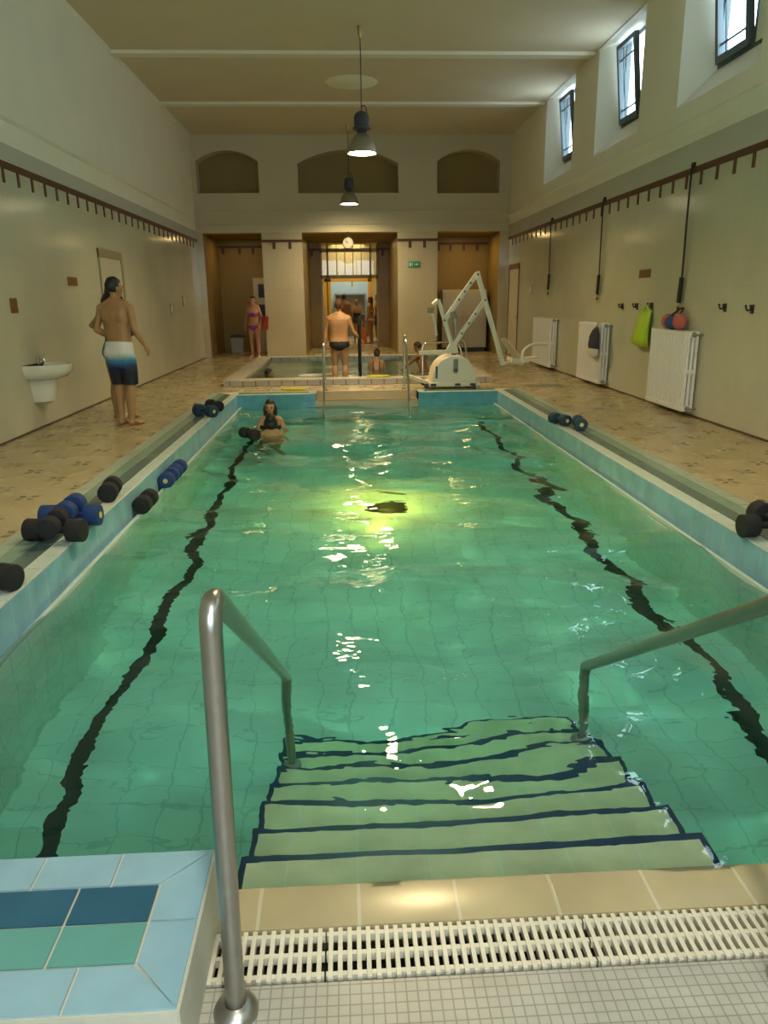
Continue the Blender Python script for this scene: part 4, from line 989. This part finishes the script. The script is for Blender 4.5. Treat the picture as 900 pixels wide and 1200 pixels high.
def person(label, loc, rz, H=1.75, sex='m', sk='skin_mid', hair='hair_black', hairstyle='short', clothes=(), pose=None, lean=0, headyaw=0, headpitch=0, vox=.0115, girth=1., group=None):
    k = H/1.75
    t = thing('person', label, 'person', loc, rz, group)
    P = dict(DEF); P.update(pose or {})
    piv = V((0, 0, .95)); RL = Matrix.Rotation(-R(lean), 3, 'X')
    def U(p): return (RL @ (V(p)-piv)+piv)
    S = .192 if sex == 'm' else .155
    rings = RINGS_M if sex == 'm' else RINGS_F
    m = MB()
    rs = []; n = 20
    for z, rx, ry, cy in rings:
        ring = []
        for i in range(n):
            a = 2*PI*i/n; ca, sa = math.cos(a), math.sin(a)
            ca = math.copysign(abs(ca)**.85, ca); sa = math.copysign(abs(sa)**.9, sa)
            p = V((rx*girth*ca, cy+ry*girth*sa, z)); ring.append(m.bm.verts.new(U(p) if z > .95 else p))
        rs.append(ring)
    for a, b in zip(rs, rs[1:]):
        for i in range(n): m._faces([a[i], a[(i+1) % n], b[(i+1) % n], b[i]], [(0, 1, 2, 3)])
    m._faces(rs[0], [tuple(range(n))]); m._faces(rs[-1], [tuple(range(n))])
    lr = .92 if sex == 'f' else 1.
    for s, q in ((-1, 'L'), (1, 'R')):
        m.ell((s*.078, -.058, .875), (.088, .085, .09))                          # seat
        hip = V((s*.085, -.005, .86)); kn = V(P['kn'+q]); an = V(P['an'+q])
        m.tube([hip, hip.lerp(kn, .35), hip.lerp(kn, .75), kn], [.096, .093, .07, .057], 16); m.ell(kn, .056)
        d = (an-kn); back = V((0, -.018, 0))
        m.tube([kn, kn+d*.28+back, kn+d*.55+back*.7, kn+d*.85, an], [.056, .064*lr, .054, .04, .038], 16); m.ell(hip, .09)
        # foot
        fa = R(-14*s) * -1
        fd = V((math.sin(fa), math.cos(fa), 0)); 
        m.ell(an+V((0, -.025, -.038)), (.034, .036, .036)); 
        m.tube([an+V((0, 0, -.02)), an+fd*.07+V((0, 0, -.035)), an+fd*.14+V((0, 0, -.052)), an+fd*.175+V((0, 0, -.058))], [.037, .036, .026, .018], 12)
        m.ell(an+fd*.12+V((0, 0, -.055)), (.045, .05, .018)); m.ell(an+fd*.17+V((0, 0, -.058)), (.042, .022, .015))
        m.tube([(s*.03, -.012, 1.49), (s*.10, -.014, 1.45), (s*.165, -.01, 1.415)], [.05, .048, .05], 14) if not lean else None
        # arm
        sh = U((s*S, -.008, 1.395)); el = U(P['el'+q]); wr = U(P['wr'+q])
        m.ell(sh, (.056*lr, .058*lr, .06*lr)); m.tube([sh, sh.lerp(el, .4), sh.lerp(el, .8), el], [.05*lr, .047*lr, .039*lr, .037*lr], 14); m.ell(el, .038*lr)
        m.tube([el, el.lerp(wr, .3), el.lerp(wr, .8), wr], [.038*lr, .04*lr, .029*lr, .025*lr], 14)
        d = (wr-el).normalized(); nrm = V((-s, 0, 0)); nrm = (nrm-d*nrm.dot(d)); nrm.normalize(); sd = d.cross(nrm)
        if sd.y < 0: sd = -sd
        pm = wr+d*.05
        Mx = Matrix((sd, nrm, d)).transposed()
        m.ell(pm, (.040, .017, .052), 14, 10, Mx); m.ell(wr, .026)
        for fi, (o_, l_) in enumerate(((.030, .070), (.010, .080), (-.011, .074), (-.030, .058))):
            b0 = wr+d*.088+sd*o_; b1 = b0+d*l_*.5+nrm*.008; b2 = b1+d*l_*.42+nrm*.022
            m.tube([b0-d*.02, b0, b1, b2], [.0105, .0105, .010, .0085], 8)
        th0 = wr+d*.03+sd*.035; m.tube([th0-sd*.015, th0+d*.03+sd*.012+nrm*.008, th0+d*.062+sd*.012+nrm*.016], [.014, .012, .0095], 8)
    if sex == 'm':
        for s in (-1, 1): m.ell(U((s*.075, .085, 1.29)), (.075, .03, .055)); m.ell(U((s*.085, -.085, 1.32)), (.06, .03, .09))
    else:
        for s in (-1, 1): m.ell(U((s*.068, .098, 1.235)), (.056, .05, .055))
    # neck and head
    m.tube([U((0, -.012, 1.43)), U((0, 0, 1.50)), U((0, .012, 1.57))], [.062, .054, .052] if sex == 'm' else [.052, .045, .045], 16)
    hp = U((0, .005, 1.54)); RH = RL @ Matrix.Rotation(R(headyaw), 3, 'Z') @ Matrix.Rotation(R(headpitch), 3, 'X')
    def Hd(p): return hp+RH @ V(p)
    m.ell(Hd((0, .0, .115)), (.076, .094, .098), 20, 14, RH); m.ell(Hd((0, .035, .055)), (.058, .062, .075), 16, 12, RH)
    m.ell(Hd((0, .082, .005)), (.026, .022, .02), 12, 8, RH)                       # chin
    m.tube([Hd((0, .088, .10)), Hd((0, .112, .062)), Hd((0, .098, .055))], [.010, .015, .012], 10)  # nose
    m.ell(Hd((0, .07, .115)), (.055, .028, .018), 12, 8, RH)                       # brow
    for s in (-1, 1): m.ell(Hd((s*.078, -.005, .085)), (.012, .022, .033), 10, 8, RH); m.ell(Hd((s*.04, .07, .065)), (.022, .022, .022), 10, 8, RH)
    bmesh.ops.scale(m.bm, vec=(k, k, k), verts=m.bm.verts)
    body = remesh(m, vox*k)
    body.materials.append(M[sk])
    for p in body.polygons: p.use_smooth = True
    bo = bpy.data.objects.new('body', body); COL.objects.link(bo); bo.parent = t
    K = Matrix.Scale(k, 4)
    # face details
    def child(mb, nm, mt, par=t):
        bmesh.ops.scale(mb.bm, vec=(k, k, k), verts=mb.bm.verts); return mb.build(nm, mt, par, ang=1.5)
    for s in (-1, 1):
        e = MB(); e.ell(Hd((s*.031, .086, .088)), (.012, .009, .0065), 10, 8, RH); child(e, 'eye', 'eye', t)
    e = MB()
    for s in (-1, 1): e.tube([Hd((s*.016, .099, .104)), Hd((s*.034, .096, .110)), Hd((s*.052, .082, .104))], .0045, 6)
    child(e, 'eyebrows', hair)
    e = MB(); e.ell(Hd((0, .096, .030)), (.022, .008, .006), 12, 8, RH); child(e, 'mouth', 'lips')
    # hair
    h = MB()
    b = bmesh.new(); bmesh.ops.create_uvsphere(b, u_segments=32, v_segments=22, radius=1)
    rx, ry, rz_ = (.083, .103, .106)
    for v in b.verts:
        p = v.co.copy(); q = V((p.x*rx, p.y*ry-.004, p.z*rz_+.118))
        face = (q.y > .030 and q.z < .150) or (q.z < .04+max(0, q.y)*1.1) or (q.z < .085 and q.y > -.015)
        nz = 1+.05*mnoise.noise(p*3.2)+.03*mnoise.noise(p*9)
        v.co = V((q.x, q.y, q.z-.118))*(.86 if face else nz)+V((0, 0, .118))
        v.co = Hd(v.co)
    h._merge(b)
    if hairstyle == 'long':
        h.ell(Hd((0, -.055, .02)), (.085, .05, .12), 20, 14, RH); h.ell(Hd((0, -.06, -.07)), (.07, .04, .10), 18, 12, RH)
    if hairstyle == 'bob':
        h.ell(Hd((0, -.04, .05)), (.098, .065, .085), 20, 14, RH)
        for s in (-1, 1): h.ell(Hd((s*.085, .0, .04)), (.028, .05, .085), 14, 10, RH)
    if hairstyle == 'wide':
        h.ell(Hd((0, -.035, .03)), (.12, .075, .11), 20, 14, RH)
        for s in (-1, 1): h.ell(Hd((s*.11, .0, .0)), (.05, .055, .08), 14, 10, RH)
    if hairstyle == 'bun':
        h.ell(Hd((0, -.09, .17)), .045, 16, 12); h.ell(Hd((0, -.04, .06)), (.078, .06, .06), 16, 12, RH)
    child(h, 'hair', hair)
    # clothes: the covered part of the body, lifted off the skin
    for nm, mt, pred, off in clothes:
        if nm in ('swim_shorts',):
            q = MB(); rr = []
            for z, rx, ry, cy in ((.70, .17, .12, -.01), (.80, .178, .128, -.016), (.89, .186, .136, -.02), (.97, .178, .124, -.01), (1.06, .160, .108, 0)):
                rr.append([q.bm.verts.new((rx*math.cos(2*PI*i/20), cy+ry*math.sin(2*PI*i/20), z)) for i in range(20)])
            for a, b2 in zip(rr, rr[1:]):
                for i in range(20): q._faces([a[i], a[(i+1) % 20], b2[(i+1) % 20], b2[i]], [(0, 1, 2, 3)])
            q._faces(rr[0], [tuple(range(20))]); q._faces(rr[-1], [tuple(range(20))])
            for s, w_ in ((-1, 'L'), (1, 'R')):
                kn = V(P['kn'+w_]); hip = V((s*.085, -.005, .86)); q.tube([hip, hip.lerp(kn, .5), kn, kn+(kn-hip)*.1], [.105, .102, .085, .08], 18); q.ell((s*.078, -.062, .875), (.098, .093, .1))
            bmesh.ops.scale(q.bm, vec=(k, k, k), verts=q.bm.verts)
            me = remesh(q, .012*k)
            bb = bmesh.new(); bb.from_mesh(me)
            bmesh.ops.bisect_plane(bb, geom=bb.verts[:]+bb.edges[:]+bb.faces[:], plane_co=(0, 0, off*k), plane_no=(0, 0, -1), clear_outer=True)
            bmesh.ops.bisect_plane(bb, geom=bb.verts[:]+bb.edges[:]+bb.faces[:], plane_co=(0, 0, 1.005*k), plane_no=(0, .12, 1), clear_outer=True)
            bb.to_mesh(me); bb.free(); me.materials.clear(); me.materials.append(M[mt])
        else:
            bb = bmesh.new(); bb.from_mesh(body)
            bb.normal_update()
            kill = [f for f in bb.faces if not pred(f.calc_center_median()/k, f.normal)]
            bmesh.ops.delete(bb, geom=kill, context='FACES')
            nn = {v: v.normal.copy() for v in bb.verts}
            for v in bb.verts: v.co += nn[v]*off
            me = bpy.data.meshes.new(nm); bb.to_mesh(me); bb.free(); me.materials.clear(); me.materials.append(M[mt])
        for p in me.polygons: p.use_smooth = True; p.material_index = 0
        o = bpy.data.objects.new(nm, me); COL.objects.link(o); o.parent = t
    return t

def tor(c): return abs(c.x) < .2
BRIEF = ('swim_briefs', 'cl_black', lambda c, n: .77 < c.z < .965-.02*(c.y > 0) and abs(c.x) < .21 and c.z > .79+.55*max(0, abs(c.x)-.04), .006)
def onep(mt): return ('swimsuit', mt, lambda c, n: tor(c) and .80+.6*max(0, abs(c.x)-.04) < c.z < (1.36 if c.y > 0 else 1.22) and abs(c.x) < .165, .006)
BIK_B = lambda mt: ('bikini_bottom', mt, lambda c, n: .79+.7*max(0, abs(c.x)-.03) < c.z < .935 and abs(c.x) < .21, .006)
BIK_T = lambda mt: ('bikini_top', mt, lambda c, n: (abs(c.x) < .15 and ((1.18 < c.z < 1.28-.0*abs(c.x) and c.y > .03) or (1.19 < c.z < 1.225))), .006)

# the man in board shorts, seen from behind, and the companion hidden in front of him
person('bare-backed man with black hair in white, blue and black swim shorts on the left deck', (-2.86, 9.78, 0), R(-16), 1.84, 'm', 'skin_tan', 'hair_black', 'short',
       [('swim_shorts', 'shorts', None, .50)], dict(elL=(-.27, -.03, 1.15), wrL=(-.10, .16, 1.02), elR=(.25, -.04, 1.14), wrR=(.285, .08, .97), knL=(-.085, .05, .49), anL=(-.07, -.01, .075), knR=(.085, .03, .49), anR=(.09, -.05, .075)), headyaw=-25, vox=.0105)
person('dark-haired person in bright blue swimwear mostly hidden in front of the man in swim shorts', (-3.065, 10.36, 0), R(-10), 1.76, 'f', 'skin_tan', 'hair_black', 'wide',
       [('swimsuit', 'cl_blue', lambda c, n: tor(c) and .80+.4*max(0, abs(c.x)-.06) < c.z < (1.34 if c.y > 0 else 1.15), .007)], dict(elL=(-.34, .02, 1.24), wrL=(-.15, .12, 1.12), elR=(.2, .12, 1.16), wrR=(.02, .26, 1.08)), headyaw=0, vox=.012, girth=1.1)
person('bare-backed reddish-haired man in black briefs standing at the small pool steps', (-.105, 14.95, -.21), R(-4), 1.75, 'm', 'skin_mid', 'hair_red', 'short', [BRIEF],
       dict(elL=(-.27, .03, 1.15), wrL=(-.28, .02, .93), elR=(.27, .02, 1.15), wrR=(.39, .06, 1.02)), vox=.0115, girth=1.17)
person('dark-haired woman in a purple bikini standing against the left pillar', (-2.50, 21.3, 0), R(165), 1.66, 'f', 'skin_pink', 'hair_black', 'bun', [BIK_B('cl_purple'), BIK_T('cl_purple')],
       dict(elL=(-.25, -.01, 1.13), wrL=(-.23, .12, .95)), vox=.013, girth=1.08)
t = thing('towel', 'red towel over the arm of the woman in the purple bikini', 'towel', (-2.20, 21.12, .78))
m = MB(); rs = []
for j in range(9):
    v = j/8; z = .36*(1-v)
    rs.append([m.bm.verts.new((-.08+.20*u+.02*math.sin(u*9+v*2), .03*math.sin(u*7+v*3), z-.02*u)) for u in [i/10 for i in range(11)]])
for a, b in zip(rs, rs[1:]):
    for i in range(10): m._faces([a[i], a[i+1], b[i+1], b[i]], [(0, 1, 2, 3)])
bmesh.ops.solidify(m.bm, geom=m.bm.faces[:], thickness=.02); m.build('cloth', 'towelred', t)
# people beyond the glazed entrance
person('broad brown-backed man with black hair walking off down the corridor', (.0, 27.4, 0), R(0), 1.72, 'm', 'skin_dark', 'hair_black', 'short', [BRIEF], vox=.016, girth=1.15)
person('blond woman in a black swimsuit seen from behind in the corridor', (.46, 27.7, 0), R(0), 1.52, 'f', 'skin_mid', 'hair_blond', 'bun', [onep('cl_black')], vox=.016, girth=1.1)
person('woman in a pale bikini standing side-on at the right of the corridor doorway', (.95, 27.3, 0), R(70), 1.62, 'f', 'skin_dark', 'hair_brown', 'long', [BIK_B('bagwhite'), BIK_T('bagwhite')], vox=.016)
person('man in dark trunks at the right edge of the glazed entrance', (1.22, 27.55, 0), R(110), 1.70, 'm', 'skin_dark', 'hair_black', 'short', [('swim_shorts', 'cl_navy', None, .66)], vox=.016)
t = thing('shoulder_bag', 'orange bag standing on the corridor floor between the two women', 'bag', (.70, 27.35, 0))
m = MB(); m.box((-.11, -.08, 0), (.11, .08, .55), .04); m.build('bag_body', 'orange', t)
m = MB(); m.tube(fillet([(-.08, 0, .53), (-.06, 0, .72), (.06, 0, .72), (.08, 0, .53)], .05), .012, 8); m.build('bag_handle', 'orange', t)
# bathers in the small pool
SIT = dict(knL=(-.12, .38, .70), anL=(-.12, .30, .34), knR=(.12, .38, .70), anR=(.12, .30, .34), elL=(-.25, .10, 1.16), wrL=(-.22, .28, 1.02), elR=(.25, .10, 1.16), wrR=(.22, .28, 1.02))
person('dark-haired boy in profile up to his neck at the left of the small pool', (-1.60, 15.75, .20-1.55), R(-80), 1.52, 'm', 'skin_tan', 'hair_black', 'short', [BRIEF], SIT, vox=.013)
person('dark-haired bather with a black bikini strap, back to the camera in the small pool', (.68, 16.6, -.98), R(-8), 1.5, 'f', 'skin_mid', 'hair_brown', 'bun', [BIK_B('cl_black'), ('bikini_top', 'cl_black', lambda c, n: abs(c.x) < .16 and (1.13 < c.z < 1.2 or abs(abs(c.x)-.08) < .012 and c.z < 1.4 and c.z > 1.1), .006)], SIT, lean=22, vox=.013, girth=1.15)
person('bather with outstretched arm in the small pool behind the white pool lift', (1.72, 16.1, -.82), R(60), 1.5, 'm', 'skin_dark', 'hair_brown', 'short', [BRIEF], dict(SIT, elL=(-.22, .26, 1.28), wrL=(-.20, .48, 1.2)), lean=18, vox=.013)
# bathers in the swimming pool
STR = dict(elL=(-.26, .08, 1.18), wrL=(-.22, .30, 1.12), elR=(.26, .08, 1.18), wrR=(.22, .30, 1.12))
person('woman with wet dark hair facing the camera at the far end of the swimming pool', (-1.10, 10.75, ZF), R(176), 1.62, 'f', 'skin_mid', 'hair_black', 'bob', [onep('cl_black')], STR, vox=.0105)
person('dark-haired bather seen from behind in front of the woman at the pool end', (-1.04, 10.12, ZF), R(4), 1.51, 'f', 'skin_tan', 'hair_black', 'bob', [onep('cl_black')], None, vox=.0115)

# ------------------------------------------------------------------ light
W = bpy.data.worlds.new('World'); SC.world = W; W.use_nodes = True
bg = W.node_tree.nodes['Background']; bg.inputs[0].default_value = (.72, .89, 1., 1); bg.inputs[1].default_value = 10.5
def portal(loc, rot, sx, sy):
    L = bpy.data.lights.new('window_portal', 'AREA'); L.shape = 'RECTANGLE'; L.size = sx; L.size_y = sy; L.cycles.is_portal = True
    o = bpy.data.objects.new('window_portal', L); COL.objects.link(o); o.location = loc; o.rotation_euler = rot
for a, b in edges:
    portal((XO+.12, (a+b)/2, (SZ1+ZC)/2), (0, R(90), 0), ZC-SZ1, 1.5)
portal(((bw[0]+bw[1])/2, YB-.12, (bw[2]+bw[3])/2), (R(90), 0, R(180)), bw[1]-bw[0], bw[3]-bw[2])
def area(name, loc, rot, sx, sy, e, col, spread=180):
    L = bpy.data.lights.new(name, 'AREA'); L.shape = 'RECTANGLE'; L.size = sx; L.size_y = sy; L.energy = e; L.color = col; L.spread = R(spread)
    o = bpy.data.objects.new(name, L); COL.objects.link(o); o.location = loc; o.rotation_euler = rot; return o
area('corridor_light', (.2, 28, 3.5), (0, 0, 0), 1.2, 3, 60, (1, .75, .35)); area('corridor_light', (.2, 31.4, 3.5), (0, 0, 0), 1.2, 2, 70, (.85, .95, 1.))
area('vestibule_light', (.2, 23.4, 3.25), (0, 0, 0), .6, .6, 16, (1, .72, .32)); area('vestibule_light', (-3.0, 22.6, 3.25), (0, 0, 0), .4, .4, 9, (1, .66, .24)); area('vestibule_light', (3.5, 22.0, 3.25), (0, 0, 0), .4, .4, 15, (1, .66, .24))

# ------------------------------------------------------------------ camera
yaw, pit, rol, foc = .0491, .281, -.0118, 866.
f = V((math.sin(yaw)*math.cos(pit), math.cos(yaw)*math.cos(pit), -math.sin(pit))); rt = V((math.cos(yaw), -math.sin(yaw), 0)); up = rt.cross(f)
x = rt*math.cos(rol)+up*math.sin(rol); y = -rt*math.sin(rol)+up*math.cos(rol)
cam = bpy.data.cameras.new('camera'); co = bpy.data.objects.new('camera', cam); COL.objects.link(co)
mx = Matrix((x, y, -f)).transposed().to_4x4(); mx.translation = (0, 0, 1.55); co.matrix_world = mx
cam.sensor_fit = 'HORIZONTAL'; cam.sensor_width = 36; cam.lens = foc/900*36; cam.clip_start = .05; cam.clip_end = 200
SC.camera = co
SC.view_settings.view_transform = 'Standard'; SC.view_settings.look = 'None'; SC.view_settings.exposure = -.1
SC.cycles.max_bounces = 12; SC.cycles.diffuse_bounces = 5; SC.cycles.transmission_bounces = 8; SC.cycles.glossy_bounces = 4
SC.cycles.caustics_refractive = True; SC.cycles.caustics_reflective = False; SC.cycles.blur_glossy = .5
SC.cycles.sample_clamp_indirect = 16
SC.cycles.use_denoising = True
